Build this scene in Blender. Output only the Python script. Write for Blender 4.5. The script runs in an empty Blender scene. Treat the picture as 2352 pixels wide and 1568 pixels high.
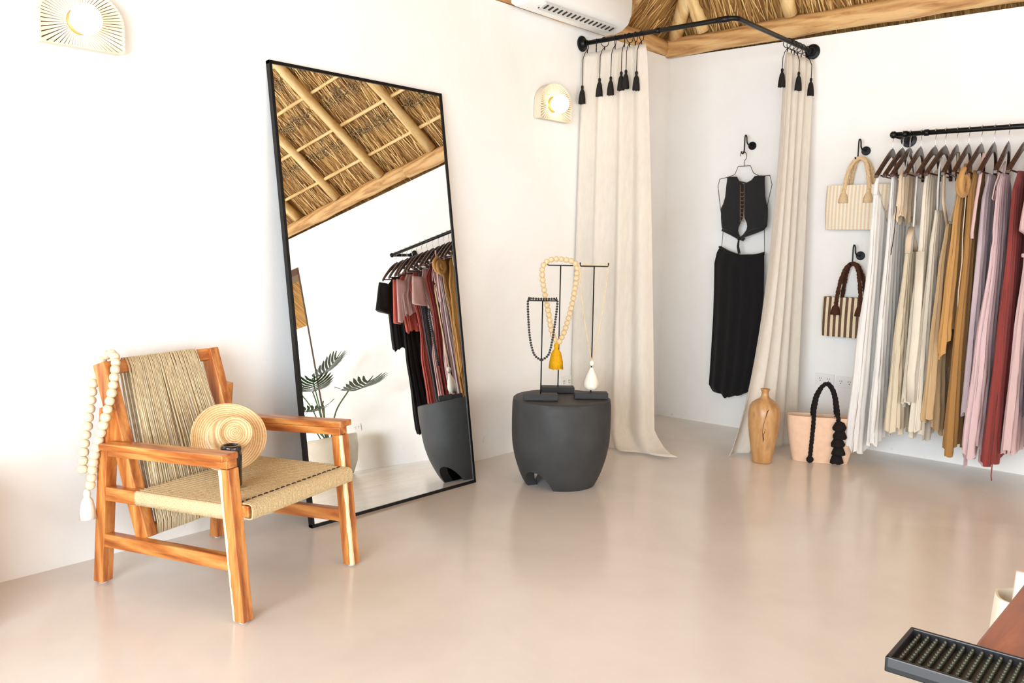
import bpy, bmesh, math, random
from mathutils import Vector, Matrix
random.seed(7)
PI = math.pi
C = bpy.context.scene.collection
S, CO = math.sin, math.cos

# ------------------------------------------------------------------ materials
def srgb(r, g, b):
    f = lambda c: (c/255/12.92) if c/255 <= .04045 else ((c/255+.055)/1.055)**2.4
    return (f(r), f(g), f(b), 1)

def new_mat(name):
    m = bpy.data.materials.new(name); m.use_nodes = True
    nt = m.node_tree; b = nt.nodes['Principled BSDF']
    return m, nt, b

def node(nt, kind, **kw):
    n = nt.nodes.new(kind)
    for k, v in kw.items():
        if k in n.inputs: n.inputs[k].default_value = v
        else: setattr(n, k, v)
    return n

def coords(nt, scale=(1, 1, 1), rot=(0, 0, 0), kind='Object'):
    tc = nt.nodes.new('ShaderNodeTexCoord'); mp = nt.nodes.new('ShaderNodeMapping')
    mp.inputs['Scale'].default_value = scale; mp.inputs['Rotation'].default_value = rot
    nt.links.new(tc.outputs[kind], mp.inputs['Vector'])
    return mp.outputs['Vector']

def ramp(nt, fac, stops):
    r = nt.nodes.new('ShaderNodeValToRGB')
    while len(r.color_ramp.elements) < len(stops): r.color_ramp.elements.new(.5)
    for e, (p, c) in zip(r.color_ramp.elements, stops): e.position = p; e.color = c
    nt.links.new(fac, r.inputs['Fac'])
    return r.outputs['Color']

def noise(nt, vec, scale, detail=4, rough=.55, dist=0):
    n = nt.nodes.new('ShaderNodeTexNoise')
    n.inputs['Scale'].default_value = scale; n.inputs['Detail'].default_value = detail
    n.inputs['Roughness'].default_value = rough; n.inputs['Distortion'].default_value = dist
    nt.links.new(vec, n.inputs['Vector'])
    return n.outputs['Fac']

def bump(nt, b, h, strength=.3, dist=.01):
    n = nt.nodes.new('ShaderNodeBump'); n.inputs['Strength'].default_value = strength
    n.inputs['Distance'].default_value = dist
    nt.links.new(h, n.inputs['Height']); nt.links.new(n.outputs['Normal'], b.inputs['Normal'])

def plain(name, col, rough=.6, metal=0, spec=.5, coat=0, nscale=0, namp=.12, bmp=0):
    m, nt, b = new_mat(name)
    b.inputs['Base Color'].default_value = col; b.inputs['Roughness'].default_value = rough
    b.inputs['Metallic'].default_value = metal; b.inputs['Specular IOR Level'].default_value = spec
    b.inputs['Coat Weight'].default_value = coat
    if nscale:
        v = coords(nt); f = noise(nt, v, nscale)
        d = tuple(c*(1-namp) for c in col[:3])+(1,); l = tuple(min(1, c*(1+namp)) for c in col[:3])+(1,)
        nt.links.new(ramp(nt, f, [(.3, d), (.7, l)]), b.inputs['Base Color'])
        if bmp: bump(nt, b, f, bmp, .004)
    return m

def cloth(name, col, rough=.9, trans=.25, weave=500, stripe=0, bmp=.15):
    """woven fabric: faint thread noise, a little light passing through"""
    m, nt, b = new_mat(name)
    b.inputs['Roughness'].default_value = rough; b.inputs['Specular IOR Level'].default_value = .15
    b.inputs['Sheen Weight'].default_value = .15
    v = coords(nt, (1, 1, .25)); f = noise(nt, v, 60, 3)
    d = tuple(c*.96 for c in col[:3])+(1,); l = tuple(min(1, c*1.03) for c in col[:3])+(1,)
    colout = ramp(nt, f, [(.3, d), (.7, l)])
    nt.links.new(colout, b.inputs['Base Color'])
    cr = noise(nt, coords(nt, (9, 9, 1.3)), 2.2, 5, .6, .8)
    b2 = nt.nodes.new('ShaderNodeBump'); b2.inputs['Strength'].default_value = .35; b2.inputs['Distance'].default_value = .012
    nt.links.new(cr, b2.inputs['Height'])
    b1 = nt.nodes.new('ShaderNodeBump'); b1.inputs['Strength'].default_value = bmp; b1.inputs['Distance'].default_value = .001
    nt.links.new(noise(nt, coords(nt), weave, 2), b1.inputs['Height']); nt.links.new(b2.outputs['Normal'], b1.inputs['Normal'])
    nt.links.new(b1.outputs['Normal'], b.inputs['Normal'])
    if trans:
        out = nt.nodes['Material Output']; tr = nt.nodes.new('ShaderNodeBsdfTranslucent')
        mx = nt.nodes.new('ShaderNodeMixShader'); mx.inputs['Fac'].default_value = trans
        nt.links.new(colout, tr.inputs['Color'])
        nt.links.new(b.outputs[0], mx.inputs[1]); nt.links.new(tr.outputs[0], mx.inputs[2])
        nt.links.new(mx.outputs[0], out.inputs['Surface'])
    return m

def wood(name, stops, scale=(14, 14, 1.6), rot=(0, 0, 0), rough=.35, coat=.25, nsc=3, dist=1.2):
    m, nt, b = new_mat(name)
    v = coords(nt, scale, rot)
    f = noise(nt, v, nsc, 6, .6, dist)
    w = nt.nodes.new('ShaderNodeTexWave'); w.wave_type = 'BANDS'; w.bands_direction = 'DIAGONAL'
    w.inputs['Scale'].default_value = .8; w.inputs['Distortion'].default_value = 7
    w.inputs['Detail'].default_value = 4; w.inputs['Detail Scale'].default_value = .8
    nt.links.new(v, w.inputs['Vector'])
    mx = nt.nodes.new('ShaderNodeMath'); mx.operation = 'MULTIPLY_ADD'
    mx.inputs[1].default_value = .25
    nt.links.new(w.outputs['Fac'], mx.inputs[0])
    m2 = nt.nodes.new('ShaderNodeMath'); m2.operation = 'MULTIPLY'; m2.inputs[1].default_value = .8
    nt.links.new(f, m2.inputs[0]); nt.links.new(m2.outputs[0], mx.inputs[2])
    nt.links.new(ramp(nt, mx.outputs[0], stops), b.inputs['Base Color'])
    b.inputs['Roughness'].default_value = rough; b.inputs['Coat Weight'].default_value = coat
    b.inputs['Coat Roughness'].default_value = .25
    bump(nt, b, mx.outputs[0], .12, .002)
    return m

TEAK = [(.22, srgb(124, 62, 26)), (.42, srgb(172, 96, 42)), (.6, srgb(200, 128, 62)), (.82, srgb(226, 164, 96))]
M = {}
M['teak_x'] = wood('teak_along', TEAK, scale=(1.6, 14, 14))
M['teak_y'] = wood('teak_across', TEAK, scale=(14, 1.6, 14))
M['teak_z'] = wood('teak_upright', TEAK, scale=(14, 14, 1.6))

def teak_sap(name, a, b_, c, thr):
    """upright teak with a cream sapwood band where a*x+b*y+c*z passes thr (object space)"""
    m = M['teak_z'].copy(); m.name = name; nt = m.node_tree; b = nt.nodes['Principled BSDF']
    src = b.inputs['Base Color'].links[0].from_socket
    tc = nt.nodes.new('ShaderNodeTexCoord')
    dp = nt.nodes.new('ShaderNodeVectorMath'); dp.operation = 'DOT_PRODUCT'; dp.inputs[1].default_value = (a, b_, c)
    nt.links.new(tc.outputs['Object'], dp.inputs[0])
    nz = noise(nt, tc.outputs['Object'], 9, 3)
    ad = nt.nodes.new('ShaderNodeMath'); ad.operation = 'MULTIPLY_ADD'; ad.inputs[1].default_value = .02
    nt.links.new(nz, ad.inputs[0]); nt.links.new(dp.outputs['Value'], ad.inputs[2])
    sb = nt.nodes.new('ShaderNodeMath'); sb.operation = 'GREATER_THAN'; sb.inputs[1].default_value = thr+.01
    nt.links.new(ad.outputs[0], sb.inputs[0])
    mx = nt.nodes.new('ShaderNodeMix'); mx.data_type = 'RGBA'
    nt.links.new(sb.outputs[0], mx.inputs[0]); nt.links.new(src, mx.inputs[6])
    mx.inputs[7].default_value = srgb(246, 226, 178)
    nt.links.new(mx.outputs[2], b.inputs['Base Color'])
    return m

def rope_mat(name, c0, c1, scale, rot=(0, 0, 0), rough=.8):
    m, nt, b = new_mat(name)
    v = coords(nt, scale, rot)
    f = noise(nt, v, 5, 4)
    nt.links.new(ramp(nt, f, [(.3, c0), (.7, c1)]), b.inputs['Base Color'])
    b.inputs['Roughness'].default_value = rough; b.inputs['Specular IOR Level'].default_value = .2
    bump(nt, b, f, .3, .002)
    return m
M['cord'] = rope_mat('danish_cord', srgb(176, 150, 108), srgb(228, 206, 164), (60, 60, 60))
M['back_cord'] = rope_mat('taut_back_cord', srgb(172, 154, 120), srgb(236, 216, 178), (6, 90, 6))
M['black_iron'] = plain('black_iron', srgb(28, 28, 28), .38, .6)
M['black_matte'] = plain('black_matte', srgb(30, 30, 32), .6, 0, nscale=30, bmp=.05)
M['chrome'] = plain('bright_steel', srgb(210, 210, 210), .25, 1)
M['hanger_wood'] = wood('dark_hanger_wood', [(.2, srgb(26, 13, 10)), (.5, srgb(50, 25, 18)), (.8, srgb(84, 44, 28))], (30, 4, 30), rough=.3)
M['white_plastic'] = plain('white_plastic', srgb(244, 243, 240), .35)
M['dark_slot'] = plain('dark_slot', srgb(40, 38, 36), .7)
M['bead'] = plain('pale_wood_bead', srgb(228, 200, 156), .55, nscale=50, namp=.14)
M['bead_white'] = plain('cream_wood_bead', srgb(226, 208, 176), .6, nscale=50, namp=.12)
M['bead_black'] = plain('black_bead', srgb(34, 30, 30), .35)
M['yellow_thread'] = rope_mat('yellow_thread', srgb(206, 140, 10), srgb(246, 190, 30), (160, 160, 8))
M['cream_thread'] = rope_mat('cream_thread', srgb(220, 208, 190), srgb(250, 244, 232), (160, 160, 8))
M['black_thread'] = rope_mat('black_thread', srgb(20, 18, 18), srgb(48, 42, 40), (160, 160, 8))
M['brown_thread'] = rope_mat('brown_thread', srgb(48, 28, 20), srgb(96, 58, 40), (120, 120, 20))
M['straw_thread'] = rope_mat('straw_thread', srgb(212, 176, 130), srgb(240, 214, 174), (120, 120, 20))
M['curtain'] = cloth('cream_linen_curtain', srgb(240, 232, 220), trans=.3, weave=350)

def mat_floor():
    m, nt, b = new_mat('polished_cement')
    v = coords(nt, (1, 1, 1))
    f = noise(nt, v, 1.3, 6, .6, .5)
    c = ramp(nt, f, [(.3, srgb(219, 211, 203)), (.5, srgb(228, 220, 212)), (.7, srgb(234, 227, 220))])
    nt.links.new(c, b.inputs['Base Color'])
    f2 = noise(nt, v, 7, 5, .6)
    r = nt.nodes.new('ShaderNodeMapRange'); r.inputs['To Min'].default_value = .13; r.inputs['To Max'].default_value = .24
    nt.links.new(f2, r.inputs['Value']); nt.links.new(r.outputs[0], b.inputs['Roughness'])
    b.inputs['Specular IOR Level'].default_value = .55
    bump(nt, b, f, .05, .01)
    return m

def mat_wall():
    m, nt, b = new_mat('white_lime_plaster')
    v = coords(nt)
    f = noise(nt, v, 1.1, 7, .62, .4)
    c = ramp(nt, f, [(.32, srgb(243, 240, 235)), (.6, srgb(249, 248, 246))])
    # band near the floor: faint warm spots, weaker with height
    sp = noise(nt, v, 14, 3, .5); s = ramp(nt, sp, [(.70, (0, 0, 0, 1)), (.78, (1, 1, 1, 1))])
    sep = nt.nodes.new('ShaderNodeSeparateXYZ'); nt.links.new(v, sep.inputs[0])
    mr = nt.nodes.new('ShaderNodeMapRange'); mr.inputs['From Min'].default_value = 0; mr.inputs['From Max'].default_value = .55
    mr.inputs['To Min'].default_value = .5; mr.inputs['To Max'].default_value = 0
    nt.links.new(sep.outputs[2], mr.inputs['Value'])
    ml = nt.nodes.new('ShaderNodeMath'); ml.operation = 'MULTIPLY'
    nt.links.new(s, ml.inputs[0]); nt.links.new(mr.outputs[0], ml.inputs[1])
    mx = nt.nodes.new('ShaderNodeMix'); mx.data_type = 'RGBA'
    nt.links.new(ml.outputs[0], mx.inputs[0]); nt.links.new(c, mx.inputs[6]); mx.inputs[7].default_value = srgb(196, 180, 160)
    nt.links.new(mx.outputs[2], b.inputs['Base Color'])
    b.inputs['Roughness'].default_value = .75; b.inputs['Specular IOR Level'].default_value = .25
    bump(nt, b, noise(nt, v, 3, 6, .6), .25, .02)
    return m
M['floor'] = mat_floor(); M['wall'] = mat_wall()

def mat_thatch(name, axis):
    m, nt, b = new_mat(name)
    sc = (70, 2.5, 2.5) if axis == 'y' else (2.5, 70, 2.5)
    v = coords(nt, sc)
    f = noise(nt, v, 1, 6, .65, .6)
    nt.links.new(ramp(nt, f, [(.28, srgb(110, 72, 36)), (.45, srgb(176, 128, 70)), (.6, srgb(214, 168, 100)), (.78, srgb(240, 206, 144))]), b.inputs['Base Color'])
    b.inputs['Roughness'].default_value = .8; b.inputs['Specular IOR Level'].default_value = .2
    bump(nt, b, f, .8, .03)
    return m
M['thatch_y'] = mat_thatch('thatch_back', 'y'); M['thatch_x'] = mat_thatch('thatch_side', 'x')
def mat_straw():
    m, nt, b = new_mat('dry_palm_straw')
    oi = nt.nodes.new('ShaderNodeNewGeometry')
    c = ramp(nt, oi.outputs['Random Per Island'], [(0, srgb(120, 80, 42)), (.35, srgb(182, 134, 76)), (.7, srgb(222, 176, 106)), (1, srgb(246, 214, 150))])
    nt.links.new(c, b.inputs['Base Color']); b.inputs['Roughness'].default_value = .6
    return m
M['straw'] = mat_straw()
POLE = [(.25, srgb(186, 146, 90)), (.45, srgb(224, 186, 124)), (.65, srgb(240, 208, 150)), (.85, srgb(206, 176, 136))]
M['pole_x'] = wood('peeled_pole_x', POLE, (1.5, 10, 10), rough=.6, coat=0)
M['pole_y'] = wood('peeled_pole_slope', POLE, (10, 2, 2), rough=.6, coat=0)
LOG = [(.25, srgb(160, 110, 66)), (.45, srgb(202, 154, 98)), (.65, srgb(226, 184, 126)), (.85, srgb(186, 158, 126))]
M['log_x'] = wood('hewn_log_x', LOG, (1.2, 12, 12), rough=.65, coat=0)
M['log_y'] = wood('hewn_log_y', LOG, (12, 1.2, 12), rough=.65, coat=0)

# ------------------------------------------------------------------ mesh helpers
def tag(o, label=None, cat=None, group=None, kind=None):
    if label: o['label'] = label
    if cat: o['category'] = cat
    if group: o['group'] = group
    if kind: o['kind'] = kind
    return o

def empty(name, loc, rz=0, **kw):
    o = bpy.data.objects.new(name, None); C.objects.link(o)
    o.location = loc; o.rotation_euler = (0, 0, rz); o.empty_display_size = .1
    return tag(o, **kw)

class MB:
    def __init__(s): s.v = []; s.f = []
    def add(s, vs, fs):
        n = len(s.v); s.v += [tuple(v) for v in vs]; s.f += [tuple(i+n for i in f) for f in fs]; return s
    def box(s, c, d, rot=None):
        x, y, z = (k/2 for k in d)
        vs = [Vector((a*x, b*y, e*z)) for a in (-1, 1) for b in (-1, 1) for e in (-1, 1)]
        if rot is not None: vs = [rot @ v for v in vs]
        c = Vector(c)
        return s.add([v+c for v in vs], [(0, 1, 3, 2), (4, 6, 7, 5), (0, 4, 5, 1), (2, 3, 7, 6), (0, 2, 6, 4), (1, 5, 7, 3)])
    def beam(s, a, b, w, h, up=(0, 0, 1)):
        """box section w (side) x h (towards up) from a to b"""
        a, b = Vector(a), Vector(b); d = (b-a).normalized(); u = Vector(up)
        sd = d.cross(u).normalized(); u = sd.cross(d).normalized()
        vs = []
        for p in (a, b):
            for i, j in ((-1, -1), (1, -1), (1, 1), (-1, 1)): vs.append(p+sd*(i*w/2)+u*(j*h/2))
        return s.add(vs, [(3, 2, 1, 0), (4, 5, 6, 7), (0, 1, 5, 4), (1, 2, 6, 5), (2, 3, 7, 6), (3, 0, 4, 7)])
    def tube(s, pts, r, n=8, cap=True, flat=1.0, closed=False):
        pts = [Vector(p) for p in pts]; k = len(pts); rs = r if isinstance(r, (list, tuple)) else [r]*k
        prev = None; rings = []
        for i, p in enumerate(pts):
            if closed: t = pts[(i+1) % k]-pts[i-1]
            else: t = pts[min(i+1, k-1)]-pts[max(i-1, 0)]
            t.normalize()
            if prev is None:
                a = Vector((0, 0, 1)) if abs(t.z) < .9 else Vector((1, 0, 0))
                prev = (a-t*a.dot(t)).normalized()
            else: prev = (prev-t*prev.dot(t)).normalized()
            q = t.cross(prev)
            rings.append([p+prev*(rs[i]*CO(2*PI*j/n))+q*(rs[i]*flat*S(2*PI*j/n)) for j in range(n)])
        vs = [v for rg in rings for v in rg]; fs = []
        for i in range(k if closed else k-1):
            i2 = (i+1) % k
            for j in range(n): fs.append((i*n+j, i*n+(j+1) % n, i2*n+(j+1) % n, i2*n+j))
        if cap and not closed: fs += [tuple(range(n-1, -1, -1)), tuple((k-1)*n+j for j in range(n))]
        return s.add(vs, fs)
    def lathe(s, prof, n=32, c=(0, 0, 0), cap=True, sx=1, sy=1, axis=None):
        vs = []; fs = []; c = Vector(c)
        for r, z in prof:
            for j in range(n):
                v = Vector((r*sx*CO(2*PI*j/n), r*sy*S(2*PI*j/n), z))
                if axis is not None: v = axis @ v
                vs.append(v+c)
        for i in range(len(prof)-1):
            for j in range(n): fs.append((i*n+j, i*n+(j+1) % n, (i+1)*n+(j+1) % n, (i+1)*n+j))
        if cap: fs += [tuple(range(n-1, -1, -1)), tuple((len(prof)-1)*n+j for j in range(n))]
        return s.add(vs, fs)
    def sphere(s, c, r, n=12, m=8, sc=(1, 1, 1), axis=None):
        prof = [(r*S(PI*i/m), -r*CO(PI*i/m)) for i in range(m+1)]; prof[0] = (r*.02, -r); prof[-1] = (r*.02, r)
        vs0 = len(s.v); s.lathe(prof, n, (0, 0, 0)); c = Vector(c)
        for i in range(vs0, len(s.v)):
            v = Vector(s.v[i]); v = Vector((v.x*sc[0], v.y*sc[1], v.z*sc[2]))
            if axis is not None: v = axis @ v
            s.v[i] = tuple(v+c)
        return s
    def torus(s, c, R, r, n=24, m=8, rot=None):
        c = Vector(c); pts = []
        for i in range(n):
            v = Vector((R*CO(2*PI*i/n), R*S(2*PI*i/n), 0))
            pts.append((rot @ v if rot is not None else v)+c)
        return s.tube(pts, r, m, closed=True)
    def build(s, name, mat, parent=None, smooth=True, bevel=0, loc=None, auto=None):
        me = bpy.data.meshes.new(name); me.from_pydata(s.v, [], s.f); me.update()
        bm = bmesh.new(); bm.from_mesh(me)
        bmesh.ops.recalc_face_normals(bm, faces=bm.faces); bm.to_mesh(me); bm.free()
        mats = mat if isinstance(mat, list) else [mat]
        for mm in mats: me.materials.append(mm)
        o = bpy.data.objects.new(name, me); C.objects.link(o)
        if parent is not None: o.parent = parent
        if loc is not None: o.location = loc
        for p in me.polygons: p.use_smooth = smooth
        if smooth and auto: 
            me.set_sharp_from_angle(angle=math.radians(auto))
        if bevel:
            bv = o.modifiers.new('Bevel', 'BEVEL'); bv.width = bevel; bv.segments = 2; bv.limit_method = 'ANGLE'
            for p in me.polygons: p.use_smooth = False
        return o

def lerp(a, b, t): return a+(b-a)*t
def interp(keys, z):
    """keys sorted by first value; linear interpolation of the remaining values, smoothed"""
    if z <= keys[0][0]: return keys[0][1:]
    for a, b in zip(keys, keys[1:]):
        if z <= b[0]:
            t = (z-a[0])/(b[0]-a[0]); t = t*t*(3-2*t)
            return tuple(lerp(p, q, t) for p, q in zip(a[1:], b[1:]))
    return keys[-1][1:]
def spline(pts, n=8):
    P = [Vector(p) for p in pts]; out = []
    P = [P[0]*2-P[1]]+P+[P[-1]*2-P[-2]]
    for i in range(1, len(P)-2):
        for k in range(n):
            t = k/n; a, b, c, d = P[i-1:i+3]
            out.append(.5*((2*b)+(c-a)*t+(2*a-5*b+4*c-d)*t*t+(3*b-a-3*c+d)*t**3))
    out.append(P[-2]); return out
def resample(pts, step):
    L = [0]
    for a, b in zip(pts, pts[1:]): L.append(L[-1]+(b-a).length)
    n = max(1, round(L[-1]/step)); out = []
    for k in range(n+1):
        d = L[-1]*k/n
        for i in range(len(pts)-1):
            if L[i+1] >= d-1e-9:
                t = (d-L[i])/max(1e-9, L[i+1]-L[i]); out.append(pts[i].lerp(pts[i+1], t)); break
    return out

# ------------------------------------------------------------------ camera
cam_d = bpy.data.cameras.new('camera'); cam = bpy.data.objects.new('camera', cam_d); C.objects.link(cam)
F_PX, YAW, PITCH, ROLL = 1980.7, .71819, .111868, .017264
CAM = Vector((3.2306, -5.3058, 1.2))
fw = Vector((-S(YAW)*CO(PITCH), CO(YAW)*CO(PITCH), -S(PITCH)))
r0 = Vector((CO(YAW), S(YAW), 0)); u0 = r0.cross(fw); rt = r0*CO(ROLL)+u0*S(ROLL); up = rt.cross(fw)
cam.matrix_world = Matrix(((rt.x, up.x, -fw.x, CAM.x), (rt.y, up.y, -fw.y, CAM.y), (rt.z, up.z, -fw.z, CAM.z), (0, 0, 0, 1)))
cam_d.sensor_width = 36; cam_d.lens = F_PX*36/2352; cam_d.clip_start = .05
bpy.context.scene.camera = cam

# ------------------------------------------------------------------ room shell
W, D, H = 5.6, 7.2, 2.493            # the room runs x 0..W, y 0..-D, wall tops at H
def struct(mb, name, mat, **kw): return tag(mb.build(name, mat, smooth=kw.pop('smooth', False), **kw), kind='structure')
struct(MB().box((W/2, -D/2+.5, -.05), (W+1.5, D+2.6, .1)), 'floor', M['floor'])
struct(MB().box((-.1, -D/2, H/2), (.2, D+.4, H)), 'wall_left', M['wall'])
# back wall with the doorway x 4.53..5.45
mb = MB(); mb.box(((4.53)/2, .1, H/2), (4.53, .2, H)); mb.box((4.99, .1, (2.17+H)/2), (.92, .2, H-2.17)); mb.box((5.525, .1, H/2), (.15, .2, H))
struct(mb, 'wall_back', M['wall'])
# right wall with a window opening y -4.3..-1.6, z .5..2.2
mb = MB(); mb.box((W+.1, -.8, H/2), (.2, 1.6, H)); mb.box((W+.1, -(4.3+D)/2, H/2), (.2, D-4.3, H))
mb.box((W+.1, -2.95, .25), (.2, 2.7, .5)); mb.box((W+.1, -2.95, (2.25+H)/2), (.2, 2.7, H-2.25))
struct(mb, 'wall_right', M['wall'])
# front wall behind the camera with a wide shop opening x 1.3..5.1
mb = MB(); mb.box((.65, -D-.1, H/2), (1.3, .2, H)); mb.box((5.35, -D-.1, H/2), (.5, .2, H)); mb.box((3.2, -D-.1, (2.3+H)/2), (3.8, .2, H-2.3))
struct(mb, 'wall_front', M['wall'])
# doorway frame
fr = MB(); fr.box((4.538, .1, 1.085), (.016, .22, 2.17)); fr.box((5.435, .1, 1.085), (.03, .22, 2.17)); fr.box((4.99, .1, 2.135), (.88, .22, .07))
struct(fr, 'door_1', plain('dark_frame_wood', srgb(96, 66, 48), .5))

# roof: four thatched slopes at 45 degrees from the eaves
Z0, OV = 2.66, .9
def zr(d): return Z0+d
x0, x1, y0, y1 = 0, W, 0, -D
r_ = W/2; apex1 = (r_, -r_, zr(r_)); apex2 = (r_, -D+r_, zr(r_))
e = OV
cn = [(x0-e, y0+e, Z0-e), (x1+e, y0+e, Z0-e), (x1+e, y1-e, Z0-e), (x0-e, y1-e, Z0-e)]
roof = empty('ceiling', (0, 0, 0), kind='structure')
def slope(vs, mat, name='thatch_slope'):
    m = MB(); n = len(vs); off = Vector((0, 0, .18))
    m.add([Vector(v) for v in vs]+[Vector(v)+off for v in vs],
          [tuple(range(n)), tuple(range(2*n-1, n-1, -1))]+[(i, (i+1) % n, n+(i+1) % n, n+i) for i in range(n)])
    o = m.build(name, mat, roof, smooth=False); return o
slope([cn[0], cn[1], apex1], M['thatch_y'])
slope([cn[1], cn[2], apex2, apex1], M['thatch_x'])
slope([cn[2], cn[3], apex2], M['thatch_y'])
slope([cn[3], cn[0], apex1, apex2], M['thatch_x'])

# loose straw on the underside: courses of hanging palm leaf strips
st = MB()
def blade(p, d, w, side):
    p = Vector(p); d = Vector(d); side = Vector(side)
    q = p+d*.55+Vector((0, 0, random.uniform(-.01, .004)))
    st.add([p-side*w, p+side*w, q+side*w*.7, p+d, q-side*w*.7], [(0, 1, 2, 4), (4, 2, 3)])
dn = Vector((0, 1, -1)).normalized(); nrm = Vector((0, -1, -1)).normalized()
for row in range(8):
    yb = .1-.253*row*1.0
    for k in range(1150 if row < 6 else 700):
        d = -yb+.25+random.uniform(-.12, .1)
        if d < .02: d = .02
        x = random.uniform(max(0, d-.1), min(W, W-d+.1))
        if x > 5.2 or (x < .0): continue
        p = Vector((x, -d, zr(d)))+nrm*random.uniform(.005, .05)
        L = random.uniform(.16, .34)
        dd = dn*L+Vector((random.gauss(0, .16)*L, 0, 0))+nrm*random.uniform(-.01, .035)
        blade(p, dd, random.uniform(.002, .006), (1, random.uniform(-.3, .3), random.uniform(-.3, .3)))
dn2 = Vector((-1, 0, -1)).normalized(); nr2 = Vector((1, 0, -1)).normalized()
for row in range(4):
    for k in range(420):
        d = .25*row+random.uniform(.02, .25); y = -random.uniform(max(0, d-.05), 4.2)
        p = Vector((d, y, zr(d)))+nr2*random.uniform(.005, .05); L = random.uniform(.16, .32)
        blade(p, dn2*L+Vector((0, random.gauss(0, .16)*L, 0)), random.uniform(.002, .006), (0, 1, random.uniform(-.3, .3)))
tag(st.build('loose_straw', M['straw'], roof, smooth=False), kind='stuff')
# grey fibrous ties along each course
M['fibre'] = rope_mat('grey_palm_fibre', srgb(120, 102, 76), srgb(178, 156, 120), (20, 20, 20))
ff = MB()
for row in range(4):
    d = .33+.253*row
    for k in range(900):
        x = random.uniform(d, W-d); y = -d+random.uniform(-.03, .03)
        p = Vector((x, y, zr(-y)))+nrm*random.uniform(.02, .055)
        q = p+Vector((random.uniform(-.05, .05), random.uniform(-.03, .03), random.uniform(-.02, .03)))
        q2 = q+Vector((random.uniform(-.05, .05), random.uniform(-.03, .03), random.uniform(-.02, .03)))
        ff.tube([p, q, q2], [.002, .005, .001], 4, cap=False)
tag(ff.build('palm_fibre_tie', M['fibre'], roof), kind='stuff')

def pole(a, b, r, mat, name, wob=.012, n=14, seg=16, taper=.85):
    a, b = Vector(a), Vector(b); pts = []; rs = []
    sx, sy, sz = (random.uniform(0, 6) for _ in range(3))
    for i in range(seg+1):
        t = i/seg
        pts.append(a.lerp(b, t)+Vector((S(sx+t*5), S(sy+t*4), S(sz+t*6)))*wob)
        rs.append(r*lerp(1, taper, t)*(1+.06*S(sx*3+t*23)+.04*S(sy+t*51)))
    return MB().tube(pts, rs, n)
# wall-top logs
struct(pole((-.12, -.045, 2.553), (2.6, -.04, 2.575), .062, None, '', .006, taper=1.05), 'trim_1', M['log_x'], smooth=True)
struct(pole((2.55, -.03, 2.578), (W+.1, -.04, 2.565), .064, None, '', .006, taper=.95), 'trim_2', M['log_x'], smooth=True)
struct(pole((-.02, .1, 2.555), (-.03, -D, 2.56), .06, None, '', .006, taper=1), 'trim_3', M['log_y'], smooth=True)
struct(pole((W+.02, .1, 2.56), (W+.02, -D, 2.56), .06, None, '', .006, taper=1), 'trim_4', M['log_y'], smooth=True)
# rafters on the back slope, purlin sticks across them
k = 5
for x in (.28, .90, 1.56, 2.24, 2.92, 3.60, 4.28, 4.95):
    top = min(x, W-x, 2.6)+.1
    rr = .043
    a = Vector((x, -.03, zr(.03)))+nrm*.085; b = Vector((x, -top, zr(top)))+nrm*.085
    struct(pole(a, b, rr, None, '', .008, taper=.9), 'trim_%d' % k, M['pole_y'], smooth=True); k += 1
for d in (.178, .427, .684, .94, 1.2, 1.46, 1.72, 1.98, 2.24):
    a = Vector((d, -d, zr(d)))+nrm*.052; b = Vector((W-d, -d, zr(d)))+nrm*.052
    struct(pole(a, b, .0155, None, '', .006, seg=30, taper=.95), 'trim_%d' % k, M['pole_x'], smooth=True); k += 1
for y in (-.72, -1.85, -2.5, -3.15, -3.8, -4.5):
    struct(pole(Vector((.03, y, zr(.03)))+nr2*.085, Vector((2.3, y, zr(2.3)))+nr2*.085, .042, None, '', .008), 'trim_%d' % k, M['log_x'], smooth=True); k += 1
for d in (.2, .45, .7, .95):
    struct(pole(Vector((d, -d, zr(d)))+nr2*.035, Vector((d, -D+d, zr(d)))+nr2*.035, .0135, None, '', .006, seg=30), 'trim_%d' % k, M['log_y'], smooth=True); k += 1
# hip log in the near corner
struct(pole((.04, -.04, 2.68-.1), (2.6, -2.6, zr(2.6)-.1), .05, None, '', .01), 'trim_%d' % k, M['pole_y'], smooth=True)

# outside: sandy ground
M['sand'] = plain('sandy_ground', srgb(214, 196, 164), .9, nscale=2, namp=.2)
struct(MB().box((3, 8, -.13), (30, 12.8, .06)), 'ground_outside', M['sand'])
M['leaf'] = plain('philodendron_leaf', srgb(44, 74, 34), .35, nscale=8, namp=.3)
M['bush'] = plain('garden_leaf', srgb(120, 140, 60), .6, nscale=8, namp=.35)

# ------------------------------------------------------------------ things
# --- armchair -------------------------------------------------------------
CA = .2623
chair = empty('armchair', (.4995, -3.7012, 0), CA, label='honey teak lounge armchair with taut cord backrest and woven cord seat', cat='armchair')
BV = .003
def leg(fx, tx, y, ztop, mat, w=.045, d=.045):
    mb = MB().beam((fx, y, .006), (tx, y, ztop), w, d, up=(1, 0, 0))
    for i, v in enumerate(mb.v[:4]): mb.v[i] = (v[0], v[1], .006)
    o = mb.build('leg', mat, chair, bevel=BV)
    f = MB().lathe([(.012, 0), (.013, .004), (.011, .007)], 16, (fx, y, 0)).build('foot_glide', M['white_plastic'], o); tag(f, label='white plastic glide')
    return o
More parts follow.
